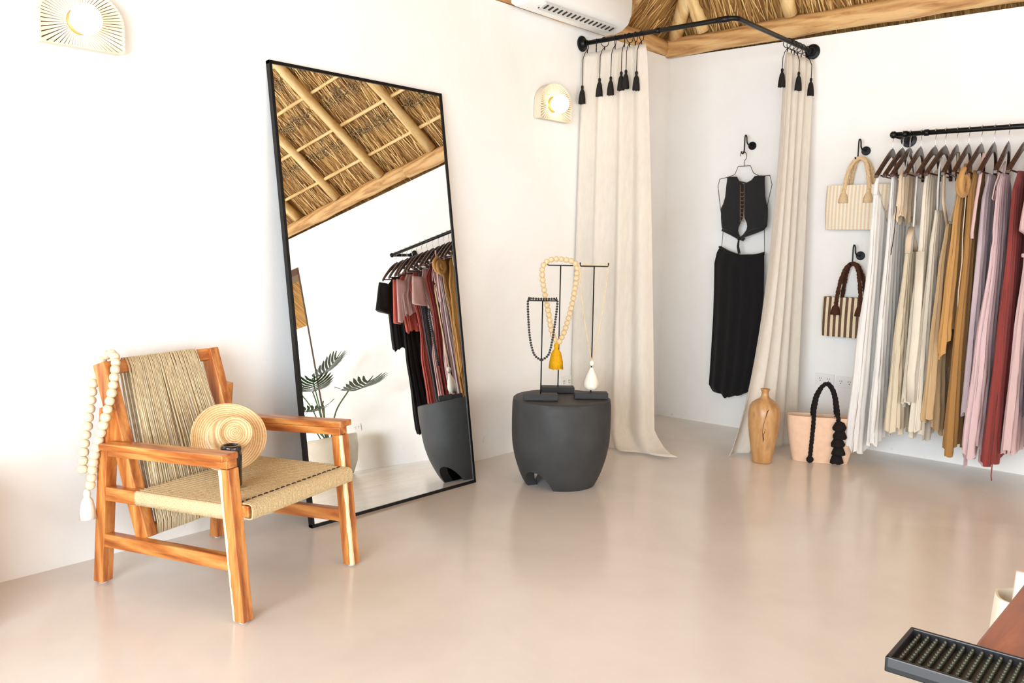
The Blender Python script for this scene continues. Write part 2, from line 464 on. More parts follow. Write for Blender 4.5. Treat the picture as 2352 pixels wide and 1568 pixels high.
# sapwood bands: back edge of the near front leg, inner front corner of the far front leg
sapA = teak_sap('teak_sapwood_a', -1, 0, -.1, -.324+.0135); sapB = teak_sap('teak_sapwood_b', 1, -1, .1, .324-.2815+.032)
leg(.3235, .272, -.2815, .49, sapA); leg(.3235, .272, .2815, .49, sapB)
leg(-.3355, -.274, -.2685, .625, M['teak_z']); leg(-.3355, -.278, .2685, .64, M['teak_z'])
for s in (-1, 1):
    yf, yr = s*.2815, s*.2685
    arm = MB().beam((-.268, s*.288, .501), (.292, s*.2925, .531), .068, .022).build('armrest', M['teak_x'], chair, bevel=BV)
    MB().beam((-.262, s*.270, .4765), (.288, s*.2815, .506), .044, .027).build('arm_apron', M['teak_x'], arm, bevel=.002)
    MB().beam((-.318, yr, .160), (.30, yf, .188), .036, .046).build('stretcher', M['teak_x'], chair, bevel=BV)
    MB().beam((-.305, yr, .328), (-.13, s*.271, .335), .040, .048).build('seat_rail', M['teak_x'], chair, bevel=BV)
    MB().beam((-.133, s*.268, .335), (.30, s*.276, .347), .030, .036).build('seat_rail', M['teak_x'], chair, bevel=BV)
    MB().beam((-.331, s*.241, .772), (-.145, s*.241, .185), .042, .058, up=(1, 0, 0)).build('back_post', M['teak_z'], chair, bevel=BV)
MB().beam((-.326, -.222, .752), (-.326, .222, .752), .032, .046, up=(-.30, 0, .95)).build('top_rail', M['teak_y'], chair, bevel=BV)
MB().beam((-.152, -.222, .205), (-.152, .222, .205), .03, .035).build('bottom_rail', M['teak_y'], chair, bevel=BV)
MB().beam((.318, -.262, .352), (.318, .262, .352), .030, .036).build('front_rail', M['teak_y'], chair, bevel=BV)
MB().beam((-.12, -.255, .335), (-.12, .255, .335), .03, .034).build('rear_rail', M['teak_y'], chair, bevel=BV)
# taut cords of the back, front and back layer, wrapped round both rails
cb = MB(); N = 74
rnd = random.Random(3)
for i in range(N):
    t = i/(N-1); yt = lerp(-.158, .156, t)+rnd.uniform(-.003, .003); yb = lerp(-.205, .205, t)+rnd.uniform(-.0015, .0015)
    j = rnd.uniform(-.006, .002)
    dx = rnd.uniform(-.005, .003)
    pts = [(-.150, yb, .186), (-.132, yb, .19), (-.131, yb, .225), (lerp(-.131, -.303, .5)+.004+dx, lerp(yb, yt, .5)+rnd.uniform(-.003, .003), .49), (-.303, yt, .75), (-.318, yt, .781),
           (-.34, yt, .779), (-.350, yt, .748), (lerp(-.17, -.35, .5)-.006, lerp(yb, yt, .5)+rnd.uniform(-.006, .006), .48), (-.172, yb, .215), (-.165, yb, .187), (-.150, yb, .184)]
    cb.tube(pts, .0023, 5, cap=False)
cb.build('cord_backrest', M['back_cord'], chair)
# woven cord seat: top sheet with weave ridges + wrapped front and side faces
def seat():
    m = MB(); nx, ny = 60, 200
    xa, xb, ya, yb = -.137, .345, -.2935, .2935
    prof = []                                    # around the seat in y: side face bottom -> top -> side face bottom
    def ztop(x, y):
        u = (x-xa)/(xb-xa); v = (y-ya)/(yb-ya)
        return lerp(.359, .376, u)-.014*S(PI*min(1, max(0, u)))*S(PI*min(1, max(0, v)))
    grid = []
    ys = [(ya+.003, -.047), (ya, -.03), (ya, -.006), (ya+.006, 0)]+[(lerp(ya+.012, yb-.012, i/ny), 0) for i in range(ny+1)]+[(yb-.006, 0), (yb, -.006), (yb, -.03), (yb-.003, -.047)]
    for i in range(nx+1):
        x = lerp(xa, xb-.045, i/nx); row = []
        for y, dz in ys:
            z = ztop(x, y)+dz
            if dz == 0: z += .0022*S(y*2*PI/.017)+.0004*S(x*2*PI/.03)
            else: z += 0; y = y+.0008*S(x*2*PI/.0085)
            row.append((x, y, z))
        grid.append(row)
    n = len(ys)
    m.add([v for r in grid for v in r], [(i*n+j, i*n+j+1, (i+1)*n+j+1, (i+1)*n+j) for i in range(nx) for j in range(n-1)])
    return m
sk = seat().build('seat', M['cord'], chair)
so = sk.modifiers.new('Solidify', 'SOLIDIFY'); so.thickness = .005; so.offset = -1
# front edge band wrapped over the front rail, in bundles with dark gaps behind them
fb = MB(); nb = 110
for i in range(nb):
    y = lerp(-.256, .256, i/(nb-1)); bulge = .0012*abs(S(i*PI/5))
    fb.tube([(.288, y, .366), (.300, y, .3745+bulge), (.332, y, .3765+bulge), (.3435, y, .371), (.3455+bulge, y, .350), (.3435, y, .331), (.332, y, .327), (.31, y, .328)], .0026, 5, cap=False)
tag(fb.build('seat_front_wrap', M['cord'], chair), label='cord wrapped over the front rail')
gp = MB()
for i in range(19):
    y = lerp(-.245, .245, i/18); gp.box((.2925, y, .3755), (.008, .013, .005))
tag(gp.build('weave_gap', M['dark_slot'], chair, smooth=False), label='dark gaps in the weave behind the front rail')

def chair_pt(x, y, z):
    return Vector((chair.location.x+x*CO(CA)-y*S(CA), chair.location.y+x*S(CA)+y*CO(CA), z))

# --- straw hat leaning on the backrest --------------------------------------
def mat_hat():
    m, nt, b = new_mat('woven_straw_hat')
    v = coords(nt)
    w = nt.nodes.new('ShaderNodeTexWave'); w.wave_type = 'RINGS'; w.rings_direction = 'Z'
    w.inputs['Scale'].default_value = 42; w.inputs['Distortion'].default_value = .6
    nt.links.new(v, w.inputs['Vector'])
    f = noise(nt, v, 120, 3)
    mx = nt.nodes.new('ShaderNodeMath'); mx.operation = 'MULTIPLY_ADD'; mx.inputs[1].default_value = .5
    nt.links.new(w.outputs['Fac'], mx.inputs[0])
    m2 = nt.nodes.new('ShaderNodeMath'); m2.operation = 'MULTIPLY'; m2.inputs[1].default_value = .5
    nt.links.new(f, m2.inputs[0]); nt.links.new(m2.outputs[0], mx.inputs[2])
    nt.links.new(ramp(nt, mx.outputs[0], [(.15, srgb(196, 146, 92)), (.6, srgb(236, 202, 152)), (.9, srgb(246, 222, 180))]), b.inputs['Base Color'])
    b.inputs['Roughness'].default_value = .7
    bump(nt, b, mx.outputs[0], .4, .003)
    return m
M['hat'] = mat_hat()
hc = chair_pt(-.015, .012, .500)
hat = empty('straw_hat', hc, 0, label='round woven straw sun hat propped on the armchair seat', cat='hat')
to_cam = (CAM-hc); to_cam.z = 0; to_cam.normalize()
ax = (to_cam*CO(.38)+Vector((0, 0, 1))*S(.38)+Vector((.75, .66, 0))*.27).normalized()      # crown points to the room, slightly up
hat.rotation_mode = 'QUATERNION'; hat.rotation_quaternion = ax.to_track_quat('Z', 'Y')
prof = [(.072, .006), (.080, -.001), (.095, -.004), (.112, -.002), (.124, .003), (.131, .009), (.1335, .008), (.125, -.001), (.104, -.008), (.08, -.006), (.068, 0)]
brim = MB().lathe(prof, 64, cap=False, sy=.92)
for i, v in enumerate(brim.v):
    a = math.atan2(v[1], v[0]); r = math.hypot(v[0], v[1]); brim.v[i] = (v[0], v[1], v[2]+(r-.07)*.22*CO(2*a+.5)+.004*S(3*a))
brim.build('brim', M['hat'], hat)
pf = [(.075, 0), (.074, .02), (.071, .055), (.067, .092), (.063, .104), (.056, .109), (.049, .104), (.043, .092), (.037, .088), (.029, .094), (.018, .098), (.002, .099)]
MB().lathe(pf, 56, cap=False, sy=.9).build('crown', M['hat'], hat)
hb = MB().lathe([(.0765, .003), (.0755, .022), (.074, .023), (.074, .002)], 56, cap=False, sy=.9)
tag(hb.build('hat_band', plain('pale_hat_band', srgb(240, 220, 186), .7), hat), label='pale band round the crown')

# --- black tumbler behind the near arm --------------------------------------
bp = chair_pt(.108, -.101, .366)
bt = empty('black_tumbler', bp, 0, label='glossy black tumbler standing on the armchair seat behind the near arm', cat='tumbler')
MB().lathe([(.033, 0), (.035, .004), (.036, .105), (.0345, .116), (.031, .120)], 36).build('body', plain('black_enamel', srgb(22, 22, 24), .25, coat=.5), bt, auto=40)
MB().lathe([(.032, .118), (.0345, .121), (.0345, .136), (.031, .142), (.024, .143), (.022, .138), (.002, .137)], 36).build('lid', plain('black_gloss', srgb(20, 20, 22), .15, coat=.6), bt, auto=40)

# --- tassels and strands ----------------------------------------------------
def tassel(name, mat, parent, top, L, r0, r1, n=16, lean=(0, 0)):
    m = MB(); p = Vector(top)
    m.sphere(p-Vector((0, 0, L*.08)), r0*1.05, 10, 6, (1, 1, 1.25))
    rows = [(0, r0*.7), (.12, r0), (.2, r0*.8), (.35, lerp(r0, r1, .45)), (.7, lerp(r0, r1, .85)), (1, r1)]
    vs = []; k = 28
    for t, r in rows:
        for j in range(k):
            a = 2*PI*j/k; rr = r*(1+(.07 if j % 2 else -.07)*min(1, t*2))
            vs.append((p.x+lean[0]*t*L+rr*CO(a), p.y+lean[1]*t*L+rr*S(a), p.z-t*L+(random.uniform(-.03, .03)*L if t == 1 else 0)))
    fs = [(i*k+j, i*k+(j+1) % k, (i+1)*k+(j+1) % k, (i+1)*k+j) for i in range(len(rows)-1) for j in range(k)]+[tuple((len(rows)-1)*k+j for j in range(k))]
    m.add(vs, fs)
    return m.build(name, mat, parent)

def bead_mesh(name, r, mat, sq=.92):
    """slightly faceted round bead with a hole, its axis along z"""
    prof = [(r*.22, -r*sq*.96), (r*.6, -r*sq*.9), (r*.92, -r*sq*.5), (r, 0), (r*.92, r*sq*.5), (r*.6, r*sq*.9), (r*.22, r*sq*.96)]
    o = MB().lathe(prof, 14).build(name, mat); C.objects.unlink(o); me = o.data; bpy.data.objects.remove(o); return me
def string_beads(parent, pts, me, step, name='bead', jit=0, limit=100):
    ps = resample(pts, step); n = 0
    for a, b in zip(ps, ps[1:]):
        c = (a+b)/2; o = bpy.data.objects.new(name, me); C.objects.link(o); o.parent = parent
        o.location = c; o.rotation_mode = 'QUATERNION'; o.rotation_quaternion = (b-a).to_track_quat('Z', 'Y')
        s = 1+random.uniform(-jit, jit); o.scale = (s, s, s*(1+random.uniform(-.03, .03))); n += 1
    MB().tube(ps, .0012, 5).build('string', M['cream_thread'], parent)
    return n

# garland over the rear corner of the chair
gar = empty('bead_garland', chair.location, CA, label='cream wooden bead garland with a white tassel hung over the armchair back corner', cat='garland')
gp_ = spline([(-.372, -.232, .735), (-.371, -.214, .775), (-.350, -.203, .800), (-.318, -.205, .797), (-.287, -.226, .772), (-.274, -.243, .738), (-.262, -.262, .69), (-.258, -.281, .645), (-.268, -.303, .56), (-.304, -.308, .472), (-.322, -.309, .39), (-.334, -.309, .345)], 8)
string_beads(gar, gp_, bead_mesh('bead_big', .0165, M['bead_white']), .0285, jit=.05)
gp2 = spline([(-.372, -.232, .735), (-.366, -.256, .70), (-.352, -.276, .64), (-.345, -.30, .56), (-.346, -.318, .47), (-.347, -.324, .40)], 8)
string_beads(gar, gp2, bpy.data.meshes['bead_big'], .0285, jit=.05)
tassel('tassel', M['cream_thread'], gar, (-.344, -.313, .335), .095, .012, .026)

# --- leaning mirror ---------------------------------------------------------
MA, MBp = Vector((.297, -3.204, 0)), Vector((.297, -2.206, 0))
tilt = math.atan2(.272, 1.945); ML = 1.966
mir = empty('leaning_mirror', (.297, -2.705, 0), 0, label='tall black-framed floor mirror leaning against the white wall', cat='mirror')
upv = Vector((-S(tilt), 0, CO(tilt))); nm = Vector((CO(tilt), 0, S(tilt)))
def mpt(u, v, w=0): return Vector((0, u, 0))+upv*v+nm*w
hw = .499; fwid = .014
fm = MB()
for a, b in (((-hw, 0), (-hw, ML)), ((hw, 0), (hw, ML))):
    fm.beam(mpt(a[0]+(fwid/2 if a[0] < 0 else -fwid/2), a[1], -.012), mpt(b[0]+(fwid/2 if b[0] < 0 else -fwid/2), b[1], -.012), fwid, .024, up=nm)
fm.beam(mpt(-hw, fwid/2, -.012), mpt(hw, fwid/2, -.012), fwid, .024, up=nm)
fm.beam(mpt(-hw, ML-fwid/2, -.012), mpt(hw, ML-fwid/2, -.012), fwid, .024, up=nm)
fm.build('frame', M['black_iron'], mir, smooth=False)
gm, nt, b = new_mat('mirror_silver'); b.inputs['Base Color'].default_value = (.93, .94, .93, 1); b.inputs['Metallic'].default_value = 1; b.inputs['Roughness'].default_value = 0
g = MB().beam(mpt(0, .01, -.006), mpt(0, ML-.01, -.006), hw*2-.02, .004, up=nm)
g.build('mirror_glass', gm, mir, smooth=False)
MB().beam(mpt(0, .01, -.016), mpt(0, ML-.01, -.016), hw*2-.03, .008, up=nm).build('back_panel', M['dark_slot'], mir, smooth=False)

# --- stump side table -------------------------------------------------------
M['charred'] = plain('charred_black_wood', srgb(50, 50, 50), .62, nscale=7, namp=.25, bmp=.15)
stp = empty('stump_table', (.597, -1.905, 0), 0, label='black drum shaped wooden stump table holding the necklace stands', cat='side table')
prof = [(.0, .180), (.03, .198), (.1, .222), (.18, .242), (.25, .248), (.35, .249), (.425, .247), (.44, .243)]
def rim(a):
    z = 0
    for c, w, h in ((math.radians(-89), .45, .092), (math.radians(190), .36, .085), (math.radians(60), .3, .07)):
        d = (a-c+PI) % (2*PI)-PI
        if abs(d) < w: z = max(z, h*(1-(abs(d)/w)**2.2)**.8)
    return z
m = MB(); n = 128; rows = 16
PZ = [(0, .176), (.03, .193), (.06, .2065), (.1, .2205), (.14, .2325), (.18, .241), (.22, .2465), (.27, .249), (.33, .2495), (.39, .2485), (.42, .247), (.432, .2455), (.44, .242)]
def rad(z):
    for (za, ra), (zb, rb) in zip(PZ, PZ[1:]):
        if z <= zb: return lerp(ra, rb, (z-za)/(zb-za))
    return PZ[-1][1]
vs = []
for i in range(rows+1):
    for j in range(n):
        a = 2*PI*j/n; z = lerp(rim(a), .436, i/rows); r = rad(z)*(1+.006*S(3*a+1)+.004*S(7*a+z*9))
        vs.append((r*CO(a), r*S(a), z))
top0 = len(vs)
for rr, z in ((.975, .44), (.8, .4395), (.4, .439), (.02, .4388)):
    for j in range(n):
        a = 2*PI*j/n; vs.append((.243*rr*CO(a), .243*rr*S(a), z))
tot = rows+5
fs = [(i*n+j, i*n+(j+1) % n, (i+1)*n+(j+1) % n, (i+1)*n+j) for i in range(tot-1) for j in range(n)]+[tuple((tot-1)*n+j for j in range(n))]
m.add(vs, fs)
vs = []; rows2 = 5            # hollow inside
for i in range(rows2+1):
    for j in range(n):
        a = 2*PI*j/n; z = lerp(rim(a), .16, i/rows2); r = max(.02, rad(z)-.05-.05*(i/rows2)**2); vs.append((r*CO(a), r*S(a), z))
m.add(vs, [(i*n+j, (i+1)*n+j, (i+1)*n+(j+1) % n, i*n+(j+1) % n) for i in range(rows2) for j in range(n)]+[tuple(rows2*n+j for j in range(n))])
# closing ring between the outer and inner rim
o0 = 0; i0 = top0+4*n
m.add([], []); m.f += [(o0+j, i0+j, i0+(j+1) % n, o0+(j+1) % n) for j in range(n)]
m.build('stump_body', M['charred'], stp, auto=50)

# --- necklace stands and necklaces -----------------------------------------
CY = YAW+.02
def stand(loc, ztop, hwid, label, lean=0):
    o = empty('necklace_stand', loc, CY, label=label, cat='jewellery stand', group='black necklace stands')
    MB().box((0, 0, .0145), (.168, .075, .029)).build('base', M['black_matte'], o, bevel=.002)
    h = ztop-loc[2]
    MB().tube([(0, 0, .02), (0, 0, h)], .0032, 10).build('post', M['black_iron'], o)
    MB().tube([(-hwid, 0, h+.018), (-hwid, 0, h+.003), (-hwid+.004, 0, h), (0, 0, h), (hwid-.004, 0, h), (hwid, 0, h+.003), (hwid, 0, h+.018)], .0032, 8).build('crossbar', M['black_iron'], o)
    return o
T = .441
s1 = stand((.571, -2.040, T), .930, .067, 'low black metal necklace stand nearest the mirror on the stump table')
s2 = stand((.490, -1.800, T), 1.098, .067, 'black metal necklace stand at the back of the stump table')
s3 = stand((.716, -1.820, T), 1.100, .070, 'black metal necklace stand nearest the curtain on the stump table')
n1 = empty('black_bead_necklace', s1.location, CY, label='short necklace of small black beads on the low stand', cat='necklace')
h = .930-T
pts = spline([(0, -.006, .196), (-.035, -.006, .222), (-.056, -.006, .29), (-.066, -.006, .37), (-.0715, -.006, .45), (-.0715, -.004, h+.004), (-.06, 0, h+.010), (-.03, 0, h+.009), (.03, 0, h+.009), (.06, 0, h+.010), (.0715, -.004, h+.004), (.070, -.006, .45), (.061, -.006, .37), (.05, -.006, .29), (.034, -.006, .224), (0, -.006, .196)], 10)
string_beads(n1, pts, bead_mesh('bead_small', .0062, M['bead_black']), .0128)
n2 = empty('wood_bead_necklace', s2.location, CY, label='chunky pale wood bead necklace with a mustard yellow tassel', cat='necklace')
h = 1.098-T
pts = spline([(-.018, -.02, .265), (-.040, -.02, .315), (-.056, -.02, .40), (-.075, -.018, .49), (-.092, -.014, .58), (-.096, -.01, .64), (-.088, -.006, h+.004), (-.066, 0, h+.024), (-.03, 0, h+.032), (.02, 0, h+.030), (.06, 0, h+.022), (.083, -.004, h+.003), (.083, -.010, .61), (.072, -.016, .52), (.055, -.018, .43), (.032, -.02, .34), (.008, -.02, .275), (-.008, -.02, .256)], 10)
string_beads(n2, pts, bead_mesh('bead_wood', .0148, M['bead']), .0262, jit=.05)
tassel('tassel', M['yellow_thread'], n2, (-.014, -.022, .255), .13, .013, .036)
n3 = empty('shell_bead_necklace', s3.location, CY, label='long fine cream bead necklace with a white tassel pendant', cat='necklace')
h = 1.100-T
pts = spline([(0, -.008, .185), (-.012, -.008, .24), (-.036, -.008, .36), (-.06, -.006, .52), (-.072, -.004, h-.01), (-.072, 0, h+.006), (-.04, 0, h+.009), (0, 0, h+.008), (.04, 0, h+.009), (.07, 0, h+.006), (.07, -.004, h-.01), (.055, -.006, .52), (.034, -.008, .36), (.012, -.008, .24), (0, -.008, .185)], 10)
rp = resample(pts, .004)
fine = MB(); 
for a, b in zip(rp, rp[1:]): 
    fine.tube([a, a.lerp(b, .5), b], [.0014, .0028, .0014], 6, cap=False)
tag(fine.build('bead_strand', M['bead'], n3), kind='stuff')
pend = MB()
pend.sphere((0, -.010, .178), .0125, 14, 8, (1, 1, 1.2))
k = 20; vs = []
rows3 = [(.165, .008), (.15, .014), (.12, .028), (.09, .036), (.07, .035), (.055, .024), (.052, .01)]
for z, r in rows3:
    for j in range(k):
        a = 2*PI*j/k; rr = r*(1+(.10 if j % 2 else -.08)); vs.append((rr*CO(a), -.010+rr*.7*S(a), z-.01))
pend.add(vs, [(i*k+j, i*k+(j+1) % k, (i+1)*k+(j+1) % k, (i+1)*k+j) for i in range(len(rows3)-1) for j in range(k)]+[tuple((len(rows3)-1)*k+j for j in range(k))])
pend.build('tassel', M['cream_thread'], n3)

# --- sconces ---------------------------------------------------------------
def mat_glow(col, st):
    m, nt, b = new_mat('lit_globe'); b.inputs['Emission Color'].default_value = col; b.inputs['Emission Strength'].default_value = st
    b.inputs['Base Color'].default_value = (1, 1, 1, 1); return m
M['globe'] = mat_glow((1, .9, .74, 1), 4.5)
M['slat'] = cloth('pale_wood_slat', srgb(244, 232, 208), trans=.25, weave=90)
M['slat_shadow'] = plain('tan_slat_shadow', srgb(140, 112, 80), .8)  # brown that paints in the shadows between the slats
def sconce(y, z, label):
    o = empty('wall_sconce', (0.004, y, z), 0, label=label, cat='wall lamp', group='fan shaped wall sconces')
    # D outline: flat bottom, arched top; z 0 is the globe centre
    def outline(a):
        c, s = CO(a), S(a)
        if s < 0 and abs(c/s) < .145/.093: return Vector((0, c/abs(s)*.093, -.093))
        if s < 0: return Vector((0, .145*(1 if c > 0 else -1), .145*s/abs(c)))
        return Vector((0, .145*c, .115*s)) 
    N = 60; sh = MB()
    for i in range(N):
        a0 = 2*PI*(i+.13)/N; a1 = 2*PI*(i+.87)/N
        o0, o1 = outline(a0), outline(a1)
        i0, i1 = Vector((0, .045*CO(a0), .045*S(a0))), Vector((0, .045*CO(a1), .045*S(a1)))
        dz = Vector((.022, 0, 0)); d2 = Vector((.050, 0, 0))
        sh.add([i0+dz, i1+dz, o1+d2, o0+d2, i0+dz*.7, i1+dz*.7, o1+d2-Vector((.004, 0, 0)), o0+d2-Vector((.004, 0, 0))],
               [(0, 1, 2, 3), (7, 6, 5, 4), (0, 3, 7, 4), (1, 5, 6, 2), (3, 2, 6, 7), (0, 4, 5, 1)])
    sh.build('lamp_shade', M['slat'], o, smooth=False)
    rim_ = MB()
    pts = [outline(2*PI*i/96) for i in range(96)]
    vs = [p*.97+Vector((0, 0, 0)) for p in pts]+[p*.985+Vector((.048, 0, 0)) for p in pts]+[p*.955+Vector((.048, 0, 0)) for p in pts]+[p*.94 for p in pts]
    n = 96; rim_.add(vs, [(q*n+j, q*n+(j+1) % n, ((q+1) % 4)*n+(j+1) % n, ((q+1) % 4)*n+j) for q in range(4) for j in range(n)])
    rim_.build('shade_rim', M['slat'], o, smooth=False)
    bkp = MB(); pts2 = [outline(2*PI*i/96)*.93+Vector((.006, 0, 0)) for i in range(96)]; bkp.add([Vector((.006, 0, 0))]+pts2, [(0, 1+i, 1+(i+1) % 96) for i in range(96)])
    bkp.build('slat_shadow_sheet', M['slat_shadow'], o, smooth=False)  # added sheet; its colour stands in for shadow in the slat gaps
    MB().lathe([(.045, 0), (.045, .02), (.03, .03)], 32, axis=Matrix.Rotation(PI/2, 3, 'Y')).build('socket', plain('brass', srgb(214, 170, 96), .35, .5), o)
    tag(MB().sphere((.075, 0, 0), .052, 28, 16).build('globe', M['globe'], o), label='lit white glass globe')
    return o
sconce(-3.965, 1.948, 'fan shaped slatted wall sconce with lit globe above the armchair')
sconce(-1.315, 2.008, 'fan shaped slatted wall sconce with lit globe between mirror and curtain')

# --- air conditioner -------------------------------------------------------
ac = empty('air_conditioner', (.035, -1.285, 2.47), 0, label='white split air conditioner mounted high on the wall under the thatch', cat='air conditioner')
pr = [(0, .02), (.03, .0), (.09, -.002), (.15, .012), (.195, .045), (.217, .10), (.22, .16), (.22, .27), (.2, .285), (0, .285)]
m = MB(); n = len(pr); L = .412
vs = [(x, s*L, z) for s in (-1, 1) for x, z in pr]
# rounded ends: inset copies
vs += [(x*.97+.002, s*(L+.008), .02+(z-.02)*.95) for s in (-1, 1) for x, z in pr]
fs = [(i, (i+1) % n, n+(i+1) % n, n+i) for i in range(n)]
fs += [(i, (i+1) % n, 2*n+(i+1) % n, 2*n+i) for i in range(n)]+[(n+i, n+(i+1) % n, 3*n+(i+1) % n, 3*n+i) for i in range(n)]
fs += [tuple(2*n+i for i in range(n)), tuple(3*n+i for i in range(n))]
m.add(vs, fs); m.build('body', M['white_plastic'], ac, auto=30)
# outlet louvre recess with fins on the sloping underside
lo = MB(); a = Vector((.095, 0, -.006)); b_ = Vector((.188, 0, .030))
for t in (.28,):
    lo.beam((.142, -.33, .004), (.142, .33, .004), .062, .010, up=(-.36, 0, 1))
lv = lo.build('louvre', plain('pale_grey_plastic', srgb(214, 212, 208), .5), ac, smooth=False)
fn = MB()
for i in range(16):
    y = lerp(-.305, .305, i/15)
    tag(MB().box((.150, y, .0030), (.034, .011, .012), Matrix.Rotation(-.35, 3, 'Y')).build('louvre_slot', M['dark_slot'], lv, smooth=False), label='dark louvre slot')
MB().beam((.120, -.33, -.004), (.120, .33, -.004), .012, .006, up=(-.2, 0, 1)).build('flap', M['white_plastic'], ac, smooth=False)

# --- curtain rod ------------------------------------------------------------
RZ = 2.405
rod = empty('curtain_rod', (0, 0, RZ), 0, label='black pipe curtain rod bent around the fitting corner', cat='curtain rod')
pts = [Vector((.01, -1.02, 0)), Vector((.965, -1.02, 0))]+[Vector((.965+.04*S(a), -1.02+.04*(1-CO(a)), 0)) for a in (.3, .7, 1.1, 1.4)]+[Vector((1.005, -.98, 0)), Vector((1.005, -.01, 0))]
MB().tube(pts, .0135, 14).build('rod', M['black_iron'], rod)
RX = Matrix.Rotation(PI/2, 3, 'Y'); RY = Matrix.Rotation(PI/2, 3, 'X')
for c, R_ in (((.0, -1.02, 0), RX), ((1.005, 0, 0), RY)):
    f = MB().lathe([(.045, .001), (.047, .004), (.045, .01), (.028, .014), (.024, .03), (.02, .034)], 28, c, axis=R_)
    fo = f.build('wall_flange', M['black_iron'], rod, auto=35)
MB().tube([(.90, -1.02, 0), (.965, -1.02, 0)], .0165, 14).build('elbow_collar', M['black_iron'], rod)
tag(MB().tube([(.52, -1.02, 0), (.545, -1.02, 0)], .016, 14).build('joint_collar', M['black_iron'], rod))

# --- curtains ---------------------------------------------------------------
def curtain_sheet(top, bot, nf, amp, zt, label, name, bulge, pool, nx=220, nz=70, ph=0):
    """top/bot: functions u -> (x, y) plan line; folds push across the line"""
    m = MB(); vs = []
    for j in range(nz+1):
        t = j/nz                               # 0 top .. 1 floor
        for i in range(nx+1):
            u = i/nx
            p = Vector(top(u)).lerp(Vector(bot(u)), bulge(t, u))
            du = .01
            q = Vector(top(min(1, u+du))).lerp(Vector(bot(min(1, u+du))), bulge(t, min(1, u+du)))-Vector(top(max(0, u-du))).lerp(Vector(bot(max(0, u-du))), bulge(t, max(0, u-du)))
            q.normalize(); nrm_ = Vector((q.y, -q.x))
            w = S(2*PI*nf*u+ph+.6*S(u*7+t*1.3))+.22*S(2*PI*nf*1.7*u+1+t*2)
            a = amp*(.75+.5*t)*(1 if t > .03 else .5+t*16)
            p = p+nrm_*(a*w)
            z = zt*(1-t)
            x, y, z = pool(u, t, p.x, p.y, z, w)
            vs.append((x, y, z))
    fs = [(j*(nx+1)+i, j*(nx+1)+i+1, (j+1)*(nx+1)+i+1, (j+1)*(nx+1)+i) for j in range(nz) for i in range(nx)]
    m.add(vs, fs); return m
def ring_set(parent, spots, along):
    """ring on the rod, clip, cord with tassel in front of the sheet"""
    for (x, y, tl, hasT, ox, oy) in spots:
        R_ = Matrix.Rotation(random.uniform(-.6, .6), 3, 'Z') @ (RX if along == 'x' else RY)
        r = MB().torus((x, y, RZ-.012), .027, .0022, 22, 6, R_)
        rg = r.build('curtain_ring', M['black_iron'], parent)
        MB().tube([(x, y, RZ-.038), (x, y, RZ-.062)], .0035, 6).build('clip', M['black_iron'], rg)
        if hasT:
            cd = MB().tube([(x, y, RZ-.04), (x+ox*.6, y+oy*.6, RZ-.065), (x+ox, y+oy, RZ-.10), (x+ox, y+oy, RZ-tl)], .0022, 6).build('tassel_cord', M['black_thread'], parent)
            tassel('tassel', M['black_thread'], cd, (x+ox, y+oy, RZ-tl), .105, .008, .020)
cl = empty('curtain', (0, 0, 0), 0, label='wide cream linen curtain pooling on the floor beside the stump table', cat='curtain', group='cream fitting corner curtains')
def poolL(u, t, x, y, z, w):
    if t > .95:
        k = (t-.95)/.05; s = u**1.6
        x += k*s*.20; y -= k*(.05+.03*s); z = max(.006+.03*s*(1-k*.5)+.005*(1+w), z*(1-k)+.012)
    return x, y, z
curtain = curtain_sheet(lambda u: (.012+.44*u, -1.02), lambda u: (.01+.60*u, -1.03-.07*S(u*PI)*1.0), 3.6, .024, RZ-.06, '', '', lambda t, u: t**.8, poolL)
o = curtain.build('curtain_fabric', M['curtain'], cl); sm = o.modifiers.new('Solidify', 'SOLIDIFY'); sm.thickness = .0018
ring_set(cl, [(.045, -1.02, .255, 1, .0, -.042), (.11, -1.02, .255, 0, 0, 0), (.17, -1.02, .225, 1, .0, -.042), (.245, -1.02, .225, 1, .005, -.042), (.31, -1.02, .205, 1, .012, -.042), (.345, -1.02, .20, 1, .012, -.046), (.385, -1.02, .2, 0, 0, 0), (.425, -1.02, .215, 1, .0, -.040)], 'x')
cr_ = empty('curtain', (0, 0, 0), 0, label='narrow cream linen curtain hanging between the black outfit and the straw bags', cat='curtain', group='cream fitting corner curtains')
def poolR(u, t, x, y, z, w):
    if t > .965: k = (t-.965)/.035; z = max(.006+.003*(1+w), z); x -= 0; 
    z = max(z, .006+.003*(1+w))
    return x, y, z
def botR(u):
    return (lerp(.955, 1.12, u**.9), lerp(-.80, -.16, u))
curtain = curtain_sheet(lambda u: (lerp(1.0, 1.035, u*u), lerp(-.385, -.045, u)), botR, 4.5, .020, RZ-.06, '', '', lambda t, u: t**2.6*.85+.15*t**9+(.75*(t**.6)*u*u*(1-t**2)), poolR, ph=1)
o = curtain.build('curtain_fabric', M['curtain'], cr_); sm = o.modifiers.new('Solidify', 'SOLIDIFY'); sm.thickness = .0018
ring_set(cr_, [(1.005, -.365, .16, 1, -.012, -.03), (1.005, -.31, .2, 0, 0, 0), (1.005, -.27, .165, 1, .035, -.0), (1.005, -.22, .2, 0, 0, 0), (1.005, -.17, .2, 0, 0, 0), (1.005, -.10, .175, 1, .04, 0)], 'y')

